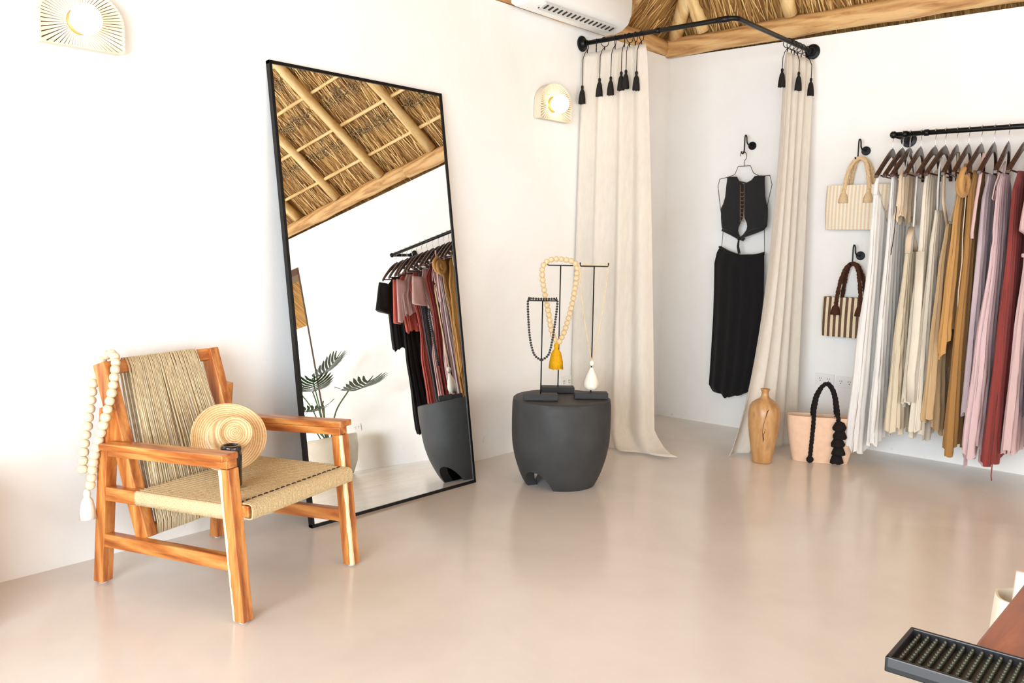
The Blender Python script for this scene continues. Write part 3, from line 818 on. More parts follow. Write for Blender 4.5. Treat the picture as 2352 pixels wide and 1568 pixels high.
# --- wall hooks -------------------------------------------------------------
def hook(x, z, label, drop=.09):
    o = empty('wall_hook', (x, 0, z), 0, label=label, cat='wall hook', group='black wall hooks')
    MB().lathe([(.0255, .0), (.0265, .004), (.0265, .010), (.024, .013), (.01, .014)], 28, (0, 0, 0), axis=Matrix.Rotation(PI/2, 3, 'X')).build('wall_plate', M['black_iron'], o, auto=35)
    pts = spline([(.0, -.012, 0), (-.004, -.045, .0), (-.010, -.062, .018), (-.012, -.066, .05), (-.017, -.068, .062), (-.022, -.07, .05), (-.022, -.072, -.03), (-.024, -.078, -.052), (-.026, -.092, -.055), (-.027, -.102, -.043)], 6)
    MB().tube(pts, .0044, 8).build('hook_wire', M['black_iron'], o)
    return o
HK1, HK2, HK3 = (.638, 1.862), (1.365, 1.788), (1.370, 1.169)
hook(*HK1, 'black disc wall hook inside the corner holding the black outfit')
hook(*HK2, 'black disc wall hook holding the pale straw bag')
hook(*HK3, 'black disc wall hook holding the brown striped bag')

# --- black outfit on a wire body hanger --------------------------------------
OX, OY = .012, -.085                         # everything of the outfit sits a little off the wall
def op(px, py, dy=0):                        # garment sketch units -> wall plane metres
    return (.645+(px-1718)*.0030+(py-400)*.000137-.012, OY+dy, 1.676-(py-400)*.00286)
wh = empty('wire_body_hanger', (HK1[0]-.026, -.085, 1.80), 0, label='black wire torso hanger on the corner wall hook', cat='hanger')
def rel(ps, o): return [Vector(p)-Vector(o.location) for p in ps]
hk = MB().tube(rel(spline([op(1708, 360), op(1709, 353), op(1716, 350), op(1722, 356), op(1722, 364), op(1717, 372), op(1717, 382)], 6), wh), .0022, 6)
hk.build('hanger_hook', M['black_iron'], wh)
out = [op(1703, 382), op(1731, 382), op(1738, 398), op(1752, 406), op(1775, 405), op(1780, 425), op(1770, 470), op(1763, 520), op(1764, 580), op(1712, 590), op(1663, 575), op(1668, 520), op(1660, 470), op(1655, 425), op(1659, 409), op(1680, 405), op(1695, 400)]
MB().tube(rel(out, wh), .0022, 6, closed=True).build('wire_outline', M['black_iron'], wh)
M['black_cloth'] = cloth('black_crepe', srgb(40, 40, 41), trans=0, weave=300)
M['black_cloth2'] = cloth('black_crepe_skirt', srgb(26, 25, 26), trans=0, weave=300)
def shell(name, rows, mat, parent, base, dep=.016, nf=0, amp=0, n=40, sub=6, sag=None, vee=0):
    """soft flat garment piece; rows: (py, left px, right px) in the sketch units, depth in y"""
    m = MB(); R_ = []
    for a, b in zip(rows, rows[1:]):
        for k in range(sub): t = k/sub; R_.append(tuple(lerp(p, q, t) for p, q in zip(a, b)))
    R_.append(rows[-1]); vs = []; tot = len(R_)
    for i, (py, xl, xr) in enumerate(R_):
        t = i/(tot-1)
        for j in range(n):
            a = 2*PI*j/n; c = CO(a); px = lerp(xl, xr, .5+.5*c); s = S(a)
            dy = -dep*s*(1-.25*c*c)+amp*(.3+.7*t)*S(nf*PI*c+.7)*(1 if s > 0 else .6)
            yy = py+(sag(c, t) if sag else 0)
            p = op(px, yy, dy); vs.append(Vector(p)-Vector(base))
    fs = [(i*n+j, i*n+(j+1) % n, (i+1)*n+(j+1) % n, (i+1)*n+j) for i in range(tot-1) for j in range(n)]
    fs += [tuple(range(n)), tuple((tot-1)*n+j for j in range(n))]
    m.add(vs, fs); return m.build(name, mat, parent)
top = empty('crop_top', op(1716, 470), 0, label='black sleeveless tie front crop top on the wire hanger', cat='top')
tb = top.location
shell('front_panel', [(405, 1677, 1700), (414, 1676.5, 1705), (422, 1675, 1716), (450, 1672, 1716.5), (466, 1667, 1716.5), (475, 1662, 1716), (498, 1662, 1714), (510, 1663, 1708), (519, 1664, 1704), (526, 1668, 1703), (534, 1684, 1705), (540, 1698, 1708), (544, 1706, 1711)], M['black_cloth'], top, tb)
shell('front_panel', [(405, 1741, 1764), (414, 1733, 1764), (422, 1716, 1764), (450, 1715.5, 1765), (466, 1715.5, 1768), (475, 1716, 1771), (498, 1718, 1771), (510, 1723, 1770), (517, 1724, 1769), (525, 1722, 1762), (533, 1716, 1742), (540, 1711, 1722), (544, 1709, 1714)], M['black_cloth'], top, tb)
bk = MB().tube([Vector(op(x, y, .012))-Vector(tb) for x, y in ((1677, 406), (1698, 414), (1720, 420), (1744, 414), (1763, 406))], .004, 6, flat=.5)
bk.build('neck_band', M['black_cloth'], top)
lc = MB()
for yy in range(440, 510, 9): lc.tube([Vector(op(x, yy+dy_, -.017))-Vector(tb) for x, dy_ in ((1711, 0), (1715, 2), (1719, 0))], .0016, 5)
for xx in (1710.5, 1719.5): lc.tube([Vector(op(xx, yy, -.016))-Vector(tb) for yy in (424, 470, 508)], .0014, 5)
tag(lc.build('lacing', plain('tan_lacing', srgb(168, 116, 66), .7), top), label='tan lacing down the front')
kn = MB()
kn.tube([Vector(op(x, y, -.018))-Vector(tb) for x, y in ((1668, 524), (1688, 532), (1706, 543))], [.010, .012, .008], 8, flat=.5)
kn.tube([Vector(op(x, y, -.018))-Vector(tb) for x, y in ((1764, 520), (1738, 528), (1712, 542))], [.010, .013, .008], 8, flat=.5)
kn.sphere(Vector(op(1709, 544, -.022))-Vector(tb), .013, 12, 8)
kn.tube([Vector(op(x, y, -.02))-Vector(tb) for x, y in ((1708, 546), (1706, 562), (1709, 578))], [.006, .009, .010], 8, flat=.35)
kn.tube([Vector(op(x, y, -.02))-Vector(tb) for x, y in ((1710, 545), (1718, 547), (1722, 543))], [.006, .009, .006], 8, flat=.5)
kn.build('waist_knot', M['black_cloth'], top)
skirt = empty('maxi_skirt', op(1700, 720), 0, label='long gathered black skirt hanging below the crop top', cat='skirt')
shell('skirt_fabric', [(561, 1661, 1763), (576, 1652, 1763), (600, 1646, 1763), (660, 1645, 1762), (720, 1643, 1757), (800, 1638, 1748), (860, 1634, 1738), (883, 1632, 1732), (896, 1640, 1727)], M['black_cloth2'], skirt, skirt.location,
      dep=.024, nf=4.2, amp=.006, n=160, sag=lambda c, t: (1-t)*(14*(1-c*c)+6*(c+1))+t*(14*(1-abs(c+.15))-1*S(9*c)*3))
wb = MB().tube([Vector(op(x, y, -.022))-Vector(skirt.location) for x, y in ((1661, 563), (1680, 574), (1712, 582), (1740, 581), (1763, 578))], .006, 8, flat=.5)
wb.build('waistband', M['black_cloth2'], skirt)

# --- striped straw bags -------------------------------------------------------
def stripe_mat(name, c0, c1, freq, duty):
    m, nt, b = new_mat(name)
    tc = nt.nodes.new('ShaderNodeTexCoord'); sp = nt.nodes.new('ShaderNodeSeparateXYZ'); nt.links.new(tc.outputs['Object'], sp.inputs[0])
    mu = nt.nodes.new('ShaderNodeMath'); mu.operation = 'MULTIPLY'; mu.inputs[1].default_value = freq; nt.links.new(sp.outputs[0], mu.inputs[0])
    fr_ = nt.nodes.new('ShaderNodeMath'); fr_.operation = 'FRACT'; nt.links.new(mu.outputs[0], fr_.inputs[0])
    gt = nt.nodes.new('ShaderNodeMath'); gt.operation = 'GREATER_THAN'; gt.inputs[1].default_value = duty; nt.links.new(fr_.outputs[0], gt.inputs[0])
    mx = nt.nodes.new('ShaderNodeMix'); mx.data_type = 'RGBA'; nt.links.new(gt.outputs[0], mx.inputs[0]); mx.inputs[6].default_value = c0; mx.inputs[7].default_value = c1
    nt.links.new(mx.outputs[2], b.inputs['Base Color']); b.inputs['Roughness'].default_value = .85
    w = nt.nodes.new('ShaderNodeTexWave'); w.bands_direction = 'Z'; w.inputs['Scale'].default_value = 60; nt.links.new(tc.outputs['Object'], w.inputs['Vector'])
    bump(nt, b, w.outputs['Fac'], .35, .003); return m
def basket(parent, wt, wb_, h, dt, db, mat, name='body', bulge=.01, n=8, z0=0, wall_=.005, cor=.4):
    """open topped soft basket, rounded-rectangle section"""
    m = MB(); K = 64
    def sec(w, d, a):
        c, s = CO(a), S(a); e = cor
        return (w/2*abs(c)**e*(1 if c > 0 else -1), d/2*abs(s)**e*(1 if s > 0 else -1))
    vs = []; rows = []
    for i in range(n+1):
        t = i/n; rows.append((lerp(wb_, wt, t)+bulge*S(PI*t), lerp(db, dt, t)+bulge*S(PI*t), z0+h*t))
    inner = [(w-wall_*2, d-wall_*2, max(z, z0+wall_)) for w, d, z in reversed(rows)]
    allr = rows+inner
    for w, d, z in allr:
        for j in range(K): x, y = sec(w, d, 2*PI*j/K); vs.append((x, y, z))
    fs = [(i*K+j, i*K+(j+1) % K, (i+1)*K+(j+1) % K, (i+1)*K+j) for i in range(len(allr)-1) for j in range(K)]
    fs += [tuple(range(K-1, -1, -1)), tuple((len(allr)-1)*K+j for j in range(K))]
    m.add(vs, fs); return m.build(name, mat, parent, auto=60)
def braid(pts, r, step=.008):
    ps = resample(spline(pts, 10), step); m = MB()
    for ph in (0, 2.1, 4.2):
        q = []
        for i, p in enumerate(ps):
            t = (ps[min(i+1, len(ps)-1)]-ps[max(i-1, 0)]).normalized(); sd = t.cross(Vector((0, 1, 0))); sd = sd.normalized() if sd.length > .01 else Vector((1, 0, 0))
            q.append(p+sd*(r*.55*S(i*.75+ph))+Vector((0, r*.4*CO(i*.75*2+ph), 0)))
        m.tube(q, r*.62, 7)
    return m
def bag(loc, w, h, mat, hm, label, hook_z, hx):
    o = empty('striped_straw_bag', loc, 0, label=label, cat='bag', group='straw bags on the wall hooks')
    basket(o, w, w*.97, h, .085, .10, mat)
    zt = hook_z-loc[2]
    for yy in (-.047, .038):
        top_y = -.088-loc[1]+(.004 if yy < 0 else .014)
        hd = braid([(-.072, yy, h-.05), (-.070, yy, h-.005), (-.055, yy*.8+top_y*.2, h+(zt-h)*.5), (-.030, lerp(yy, top_y, .7), h+(zt-h)*.88), (hx, top_y, zt), (.034, lerp(yy, top_y, .7), h+(zt-h)*.88), (.056, yy*.8+top_y*.2, h+(zt-h)*.5), (.070, yy, h-.005), (.072, yy, h-.05)], .0115).build('handle', hm, o)
        if yy < 0:
            for sx in (-.072, .072): tassel('tassel', hm, hd, (sx, yy-.006, h-.03), .075, .010, .028)
    return o
M['bag_pale'] = stripe_mat('pale_striped_straw', srgb(248, 238, 220), srgb(236, 214, 182), 46, .5)
M['bag_brown'] = stripe_mat('brown_striped_straw', srgb(232, 216, 184), srgb(104, 74, 54), 29.5, .5)
bag((1.36, -.062, 1.322), .375, .262, M['bag_pale'], M['straw_thread'], 'pale cream and tan striped straw bag on the upper wall hook', 1.741, .003)
bag((1.352, -.062, .680), .325, .238, M['bag_brown'], M['brown_thread'], 'dark brown and cream striped straw bag on the lower wall hook', 1.122, .003)

# --- outlets ----------------------------------------------------------------
def outlet(x, z, label, rot=0, y=0.0, xx=None):
    o = empty('wall_outlet', (x, -.001, z) if xx is None else (xx, y, z), rot, label=label, cat='power outlet', group='white wall outlets')
    MB().box((0, -.004, 0), (.118, .008, .070)).build('cover_plate', M['white_plastic'], o, bevel=.002)
    for sx in (-.026, .026):
        rc = MB().box((sx, -.0085, 0), (.036, .003, .034)).build('receptacle', M['white_plastic'], o, bevel=.001)
        s = MB()
        for a, b in ((-.006, .005), (.006, .005)): s.box((sx+a, -.0105, b), (.0022, .001, .009))
        s.box((sx, -.0105, -.009), (.005, .001, .005)); tag(s.build('slots', M['dark_slot'], rc, smooth=False), label='dark socket slots')
    return o
outlet(1.197, .398, 'white double wall outlet nearest the curtain behind the tote handle')
outlet(1.326, .394, 'white double wall outlet beside the white dresses above the tote')
outlet(4.02, .42, 'white wall outlet above the potted plant seen in the mirror')
outlet(0, .362, 'white wall outlet low on the wall behind the stump table', rot=PI/2, y=-1.10, xx=.001)

# --- wooden vase ------------------------------------------------------------
def mat_vase():
    m = wood('turned_mango_wood', [(.2, srgb(140, 96, 54)), (.42, srgb(176, 128, 78)), (.62, srgb(196, 150, 98)), (.85, srgb(158, 112, 68))], (8, 8, 1.6), rough=.4, coat=.2)
    return m
vs_o = empty('wooden_vase', (1.157, -.764, 0), 0, label='turned wooden bottle vase with a dark crack beside the peach tote', cat='vase')
vp = [(.045, 0), (.052, .003), (.054, .010), (.0555, .02), (.066, .08), (.077, .15), (.084, .21), (.0875, .265), (.087, .29), (.082, .318), (.070, .340), (.050, .355), (.034, .364), (.024, .373), (.0195, .386), (.019, .40), (.022, .41), (.0265, .416), (.0265, .42), (.022, .4205), (.017, .414), (.014, .40), (.013, .37), (.002, .365)]
MB().lathe(vp, 48).build('vase_body', mat_vase(), vs_o)
ck = MB(); ca = math.atan2(-5.3058+.745, 3.2306-1.178)
def vpt(da, z):
    r = 0
    for (ra, za), (rb, zb) in zip(vp, vp[1:]):
        if za <= z <= zb: r = lerp(ra, rb, (z-za)/(zb-za+1e-9)); break
    return Vector(((r+.0002)*CO(ca+da), (r+.0002)*S(ca+da), z))
ck.tube([vpt(.32, .318), vpt(.20, .305), vpt(.14, .285), vpt(.05, .25), vpt(-.02, .215), vpt(-.04, .19), vpt(0, .17), vpt(.04, .15), vpt(.02, .13)], [.0006, .0036, .0022, .0012, .0016, .001, .003, .0034, .0006], 6)
ck.tube([vpt(.02, .17), vpt(.10, .19), vpt(.13, .205), vpt(.07, .21)], [.001, .0015, .0012, .0005], 5)
tag(ck.build('crack', plain('dark_crack', srgb(92, 52, 20), .9), vs_o), label='dark crack running down the front')

# --- peach tote -------------------------------------------------------------
tt = empty('peach_tote_bag', (1.384, -.50, 0), math.radians(26), label='peach felt tote bag with black handle and pompom trim on the floor', cat='bag')
M['peach'] = plain('peach_felt', srgb(224, 188, 160), .85, nscale=30, namp=.06, bmp=.1)
basket(tt, .385, .30, .262, .13, .12, M['peach'], bulge=.012, z0=.001, cor=.62)
M['black_wool'] = rope_mat('black_wool', srgb(14, 12, 12), srgb(40, 34, 32), (60, 60, 60), rough=.95)
h = .262
hd = braid([(-.058, -.066, .02), (-.054, -.071, .12), (-.05, -.073, .22), (-.048, -.066, .30), (-.036, -.05, .38), (-.010, -.042, .438), (.022, -.042, .452), (.052, -.046, .41), (.07, -.054, .34), (.082, -.072, .25)], .011).build('handle', M['black_wool'], tt)
braid([(-.05, .066, .25), (-.048, .06, .30), (-.036, .045, .37), (-.010, .02, .425), (.022, .02, .44), (.052, .03, .40), (.07, .05, .33), (.08, .066, .25)], .010).build('handle', M['black_wool'], tt)
MB().sphere((-.058, -.075, .022), .02, 14, 8, (1, .6, 1)).build('pompom', M['black_wool'], tt)
for i in range(5):
    z = .222-.047*i; pm = MB(); pm.lathe([(.006, .03), (.024, .022), (.036, -.004), (.036, -.018), (.025, -.024), (.004, -.022)], 22, (.090-.001*i+(.003 if i % 2 else -.003), -.083, z), sy=.62)
    for q, v in enumerate(pm.v): pm.v[q] = (v[0]+random.uniform(-.0025, .0025), v[1]+random.uniform(-.002, .002), v[2]+random.uniform(-.003, .003))
    pm.build('pompom', M['black_wool'], tt)
MB().tube([(.088, -.078, .24), (.085, -.074, .12), (.080, -.068, .012)], .013, 8, flat=.5).build('strap_tail', M['black_wool'], tt)

# --- clothes rack -----------------------------------------------------------
KZ, KY, K0, K1 = 1.838, -.27, 1.602, 2.765
rack = empty('clothes_rail', (K0, KY, KZ), 0, label='black pipe clothes rail mounted on the right hand wall', cat='clothes rail')
MB().tube([(0, 0, 0), (K1-K0, 0, 0)], .0135, 14).build('rod', M['black_iron'], rack)
for x in (0, K1-K0):
    MB().tube([(x, 0, 0), (x, -KY-.012, 0)], .0135, 14).build('bracket_arm', M['black_iron'], rack)
    MB().sphere((x, 0, 0), .020, 16, 10).build('elbow', M['black_iron'], rack)
    MB().lathe([(.042, .001), (.044, .004), (.042, .01), (.026, .014), (.022, .05), (.018, .055)], 28, (x, -KY, 0), axis=Matrix.Rotation(PI/2, 3, 'X')).build('wall_flange', M['black_iron'], rack, auto=35)
for x in (.05, .16): MB().tube([(x, 0, 0), (x+.022, 0, 0)], .0175, 14).build('joint_collar', M['black_iron'], rack)

# hanger prototype: lies in the y-z plane, hook over the rail
def make_hanger():
    o = empty('wooden_hanger', (0, KY, KZ), 0)
    hk = spline([(.0, -.016, .004), (0, -.012, .015), (0, 0, .0185), (0, .012, .015), (0, .017, .004), (0, .012, -.014), (0, 0, -.030), (0, 0, -.075)], 5)
    MB().tube(hk, .0018, 6).build('hanger_hook', M['chrome'], o)
    m = MB(); N = 28
    vs = []
    for i in range(N+1):
        u = -1+2*i/N; y = .215*u; z = -.075-.155*(abs(u)**1.35); 
        hgt = lerp(.046, .020, abs(u)**.7); th = lerp(.011, .020, abs(u)); bow = -.022*u*u
        for sx, sz in ((-1, -1), (1, -1), (1, 1), (-1, 1)): vs.append((bow+sx*th/2, y, z+(0 if sz > 0 else -hgt)))
    m.add(vs, [(i*4+j, i*4+(j+1) % 4, (i+1)*4+(j+1) % 4, (i+1)*4+j) for i in range(N) for j in range(4)]+[(3, 2, 1, 0), tuple(N*4+j for j in range(4))])
    m.build('shoulder_arm', M['hanger_wood'], o, bevel=.003)
    MB().tube([(-.016, -.192, -.232), (-.016, .192, -.232)], .0045, 8).build('trouser_bar', M['hanger_wood'], o)
    return o
def copy_tree(o, parent=None):
    c = o.copy(); C.objects.link(c)
    if parent: c.parent = parent
    for ch in list(o.children): copy_tree(ch, c)
    return c

def garment(name, x, keys, mat, label, cat, hem=0, hemfn=None, topfn=None, nf=7, amp=.008, rows=54, n=168, xo=0, seed=0, zflip=0, parts=()):
    """closed soft garment on a hanger in the y-z plane at x.
    keys: (z, y_near, y_far, thickness, x offset) listed bottom to top"""
    base = Vector((x, KY, keys[-1][0])); o = empty(name, base, 0, label=label, cat=cat, group='garments on the clothes rail')
    m = MB(); vs = []; zb, zt = keys[0][0], keys[-1][0]; rnd = random.Random(seed+int(x*1000))
    p1, p2, p3 = (rnd.uniform(0, 6) for _ in range(3))
    for i in range(rows+1):
        t = i/rows; z = lerp(zb, zt, t); ya, yb, th, xf = interp(keys, z); fl = (1-t)
        for j in range(n):
            a = 2*PI*j/n; c, s = CO(a), S(a)
            y = lerp(ya, yb, .5-.5*c*(1 if abs(c) > .2 else 1))
            sw = S(nf*a+p1+.7*S(t*3.1+p2)+.25*S(5*a+p3)); sw2 = S((nf*2+1)*a+p2+t*2.2)
            rp = (1-2*abs(sw)**.7)*amp*(.35+1.25*fl)+(1-2*abs(sw2)**.8)*amp*.35*(.4+fl)
            sgn = 1 if s >= 0 else -1
            xx = xf+th/2*sgn*abs(s)**.6+rp
            hz = 0
            if hemfn: hz = hemfn(.5-.5*c, sgn)*max(0, 1-t*3)**1.5
            hz += (.010*S(nf*a+p3)+.006*S(17*a+p1))*max(0, 1-t*6)
            if topfn: hz += topfn(.5-.5*c)*max(0, (t-.72)/.28)**1.3
            vs.append((xx, y-KY+rp*.5*abs(c), z-base.z+hz))
    fs = [(i*n+j, i*n+(j+1) % n, (i+1)*n+(j+1) % n, (i+1)*n+j) for i in range(rows) for j in range(n)]
    b0 = rows*n; fs += [(b0+j, b0+j+1, b0+n-j-1, b0+(n-j) % n) for j in range(1, n//2-1)]+[(b0, b0+1, b0+n-1), (b0+n//2-1, b0+n//2, b0+n//2+1)]
    m.add(vs, fs); g_ = m.build('fabric', mat, o)
    return o
def strap(o, pts, r, mat, name='strap', flat=.4, lab=None):
    s = MB().tube([Vector(p)-o.location for p in pts], r, 8, flat=flat).build(name, mat, o)
    if lab: tag(s, label=lab)
    return s
def sleeve(o, x, y, z, y2, z2, w0, w1, th, mat, name='sleeve'):
    """flat hanging sleeve from shoulder (y,z) to cuff (y2,z2)"""
    m = MB(); n = 20; vs = []; a0 = Vector((x, y, z)); a1 = Vector((x, y2, z2)); d = (a1-a0).normalized(); sd = Vector((0, d.z, -d.y))
    for i in range(9):
        t = i/8; c = a0.lerp(a1, t); w = lerp(w0, w1, t)
        for j in range(n):
            a = 2*PI*j/n; vs.append(c+sd*(w/2*CO(a))+Vector((1, 0, 0))*(th/2*S(a)*(1+.3*S(3*a+t*4)))-o.location)
    m.add(vs, [(i*n+j, i*n+(j+1) % n, (i+1)*n+(j+1) % n, (i+1)*n+j) for i in range(8) for j in range(n)]+[tuple(range(n)), tuple(8*n+j for j in range(n))])
    return m.build(name, mat, o)

def panel(o, rows, mat, name):
    """hanging strip of cloth; rows (x, y, z, half width along y, half thickness along x)"""
    m = MB(); n = 20; vs = []; R2 = []
    for a_, b_ in zip(rows, rows[1:]):
        for k_ in range(5): R2.append(tuple(lerp(p, q, k_/5) for p, q in zip(a_, b_)))
    R2.append(rows[-1])
    for i, (x, y, z, wy, wx) in enumerate(R2):
        for j in range(n):
            a = 2*PI*j/n; vs.append(Vector((x+wx*S(a)+.18*wx*S(3*a+i*.3), y+wy*CO(a), z))-o.location)
    k = len(R2); m.add(vs, [(i*n+j, i*n+(j+1) % n, (i+1)*n+(j+1) % n, (i+1)*n+j) for i in range(k-1) for j in range(n)]+[tuple(range(n)), tuple((k-1)*n+j for j in range(n))])
    return m.build(name, mat, o)
col = dict(white=(248, 246, 243), ivory=(244, 236, 220), cream=(240, 226, 200), beige=(218, 196, 164), lace=(226, 204, 176), tan=(204, 172, 130), ochre=(200, 152, 92), caramel=(170, 126, 74),
           lilac=(196, 178, 184), pink=(220, 190, 192), rose=(232, 202, 200), wine=(146, 66, 62), red=(190, 92, 84), salmon=(216, 112, 100), black=(40, 40, 42), jet=(30, 28, 30), dark=(60, 56, 62))
G = {k: cloth('cloth_'+k, srgb(*v), trans=.3 if k in ('white', 'ivory', 'cream', 'rose') else .12) for k, v in col.items()}
def D1(z0_, z1_, ya, yb, th0=.085, th1=.03, waist=1.25, wy=(-.40, -.14), xo=0):
    return [(z0_, ya, yb, th0, xo), (waist-.35, lerp(ya, wy[0], .45), lerp(yb, wy[1], .45), lerp(th0, th1, .35), xo*.5), (waist, wy[0], wy[1], th1*1.1, 0), (1.45, -.43, -.11, th1, 0), (z1_, -.36, -.18, th1*.6, 0)]
hang_x = [1.602, 1.655, 1.692, 1.748, 1.821, 1.871, 1.928, 1.985, 2.045, 2.105, 2.170, 2.245, 2.315, 2.38, 2.445, 2.51, 2.575, 2.64, 2.72]
H0 = make_hanger(); hangers = []
names_h = ['holding the white V-neck dress at the rail end', 'holding the sheer white dress', 'holding the beige lace camisole', 'holding the beige skirt', 'holding the cream wrap dress', 'holding the ivory slip dress',
           'holding the tan trousers', 'holding the ochre tunic', 'holding the caramel dress with the knot', 'holding the grey lilac top', 'holding the dusty pink maxi dress', 'holding the wine red maxi dress', 'holding the belted rose dress',
           'holding the dark patterned trousers', 'holding the brick red dress', 'holding the rose kimono top', 'holding the salmon tee', 'holding the long black dress', 'holding the black short sleeved tunic']
for i, (x, nm_) in enumerate(zip(hang_x, names_h)):
    o = H0 if i == 0 else copy_tree(H0)
    o.location = (x, KY, KZ); o.rotation_euler = (0, 0, random.uniform(-.06, .10)); tag(o, 'dark wooden hanger '+nm_, 'hanger', 'wooden hangers on the clothes rail')

wavy = lambda k, a: (lambda v, s: a*S(v*k+s))
# 1 white V neck maxi
g = garment('white_dress', 1.600, [(.105, -.50, -.08, .10, -.045), (.6, -.49, -.10, .075, -.032), (1.18, -.45, -.12, .045, -.018), (1.30, -.46, -.11, .040, -.012), (1.36, -.475, -.11, .036, -.008)], G['white'], 'long white V-neck dress at the wall end of the rail', 'dress', hemfn=lambda v, s: -.03*S(v*5)+.07*v-.02*s, topfn=lambda v: .20*abs(2*v-1)**1.1, nf=8, amp=.007)
panel(g, [(1.590, -.462, 1.50, .018, .014), (1.592, -.466, 1.56, .016, .011), (1.598, -.445, 1.62, .013, .008), (1.602, -.425, 1.634, .008, .004)], G['white'], 'shoulder_strap')
panel(g, [(1.600, -.122, 1.50, .018, .014), (1.602, -.120, 1.56, .016, .011), (1.603, -.125, 1.62, .013, .008), (1.602, -.14, 1.634, .008, .004)], G['white'], 'shoulder_strap')
# 2 sheer white
g = garment('white_sheer_dress', 1.652, [(.14, -.47, -.08, .06, 0), (.7, -.44, -.11, .045, 0), (1.3, -.40, -.14, .03, 0), (1.56, -.40, -.15, .02, 0)], G['white'], 'sheer white sleeveless dress second from the wall end', 'dress', hemfn=lambda v, s: .10*v-.02*S(v*9), topfn=lambda v: .06*abs(2*v-1), nf=9, amp=.006, seed=2)
strap(g, [(1.652, -.38, 1.55), (1.652, -.38, 1.625)], .004, G['white']); strap(g, [(1.652, -.17, 1.55), (1.652, -.17, 1.63)], .004, G['white'])
# 3 beige lace camisole
g = garment('lace_camisole', 1.697, [(1.37, -.43, -.12, .035, 0), (1.44, -.41, -.14, .03, 0), (1.60, -.41, -.14, .03, 0), (1.63, -.39, -.16, .022, 0)], G['lace'], 'short beige lace camisole on thin white straps', 'camisole', hemfn=lambda v, s: .03*S(v*11), nf=6, amp=.005, seed=3)
strap(g, [(1.705, -.37, 1.62), (1.703, -.33, 1.70), (1.70, -.30, 1.735)], .006, G['white']); strap(g, [(1.705, -.19, 1.62), (1.703, -.22, 1.70), (1.70, -.25, 1.735)], .006, G['white'])
strap(g, [(1.70, -.45, 1.44), (1.698, -.455, 1.30), (1.69, -.46, 1.18)], .0022, M['black_thread'], 'hanging_tie', 1)
# 4 beige high waisted skirt
g = garment('beige_skirt', 1.752, [(.215, -.47, -.09, .085, 0), (.7, -.45, -.12, .06, 0), (1.12, -.40, -.16, .035, 0), (1.20, -.39, -.17, .03, 0)], G['cream'], 'cream beige gathered skirt hanging between the white and ivory dresses', 'skirt', hemfn=lambda v, s: .02*S(v*20), nf=9, amp=.008, seed=4)
strap(g, [(1.765, -.36, 1.19), (1.764, -.355, 1.4), (1.762, -.35, 1.62)], .005, G['white']); strap(g, [(1.765, -.2, 1.19), (1.764, -.205, 1.4), (1.762, -.2, 1.62)], .005, G['white'])
strap(g, [(1.760, -.41, 1.19), (1.757, -.40, 1.27), (1.755, -.36, 1.33), (1.757, -.30, 1.24), (1.76, -.27, 1.20)], .016, G['lace'], 'ruffle', .25)
# 5 cream wrap dress
g = garment('cream_wrap_dress', 1.821, [(.33, -.47, -.10, .055, 0), (.75, -.45, -.12, .05, 0), (1.25, -.40, -.15, .032, 0), (1.50, -.40, -.14, .03, 0), (1.60, -.36, -.18, .02, 0)], G['ivory'], 'ivory wrap dress with a ruffled hanging edge', 'dress', hemfn=lambda v, s: .28*abs(v-.25), topfn=lambda v: .05*abs(2*v-1), nf=8, amp=.006, seed=5)
strap(g, [(1.835, -.45, 1.2), (1.845, -.47, .95), (1.848, -.485, .72), (1.842, -.49, .55), (1.846, -.475, .40)], .022, G['ivory'], 'ruffle', .25)
strap(g, [(1.822, -.30, 1.62), (1.821, -.32, 1.58)], .02, G['ivory'], 'neck', .3)
# 6 ivory slip
g = garment('ivory_slip_dress', 1.871, [(.17, -.46, -.12, .075, 0), (.7, -.43, -.14, .05, 0), (1.2, -.39, -.17, .028, 0), (1.42, -.35, -.2, .018, 0)], G['ivory'], 'ivory slip dress on a thin white strap with a pointed hem', 'dress', hemfn=lambda v, s: .22*abs(v-.35), nf=7, amp=.008, seed=6)
strap(g, [(1.871, -.33, 1.41), (1.870, -.345, 1.52), (1.870, -.345, 1.64), (1.869, -.31, 1.70)], .005, G['white']); strap(g, [(1.871, -.22, 1.41), (1.87, -.21, 1.55), (1.869, -.24, 1.70)], .005, G['white'])
# 7 tan trousers hung with a loop
g = garment('tan_trousers', 1.928, [(.20, -.45, -.10, .075, 0), (.7, -.44, -.12, .05, 0), (1.1, -.40, -.16, .035, 0), (1.35, -.34, -.2, .02, 0)], G['tan'], 'tan wide leg trousers behind the ivory slip dress', 'trousers', hemfn=lambda v, s: .24*abs(v-.45)+.01*S(v*30), nf=6, amp=.008, seed=7)
strap(g, [(1.926, -.33, 1.34), (1.914, -.39, 1.46), (1.912, -.40, 1.6), (1.926, -.32, 1.725), (1.936, -.26, 1.72), (1.942, -.24, 1.58), (1.942, -.26, 1.46), (1.932, -.30, 1.36)], .014, G['beige'], 'hanging_loop', .35, 'beige loop over the hanger')
# 8 ochre tunic
g = garment('ochre_tunic', 1.987, [(.66, -.50, -.07, .055, 0), (1.0, -.47, -.09, .042, 0), (1.35, -.43, -.12, .032, 0), (1.56, -.38, -.15, .026, 0), (1.66, -.31, -.22, .018, 0)], G['ochre'], 'golden ochre tunic with a scooped uneven hem', 'tunic', hemfn=lambda v, s: .13*S(v*6.2)+.05*v, nf=7, amp=.006, seed=8)
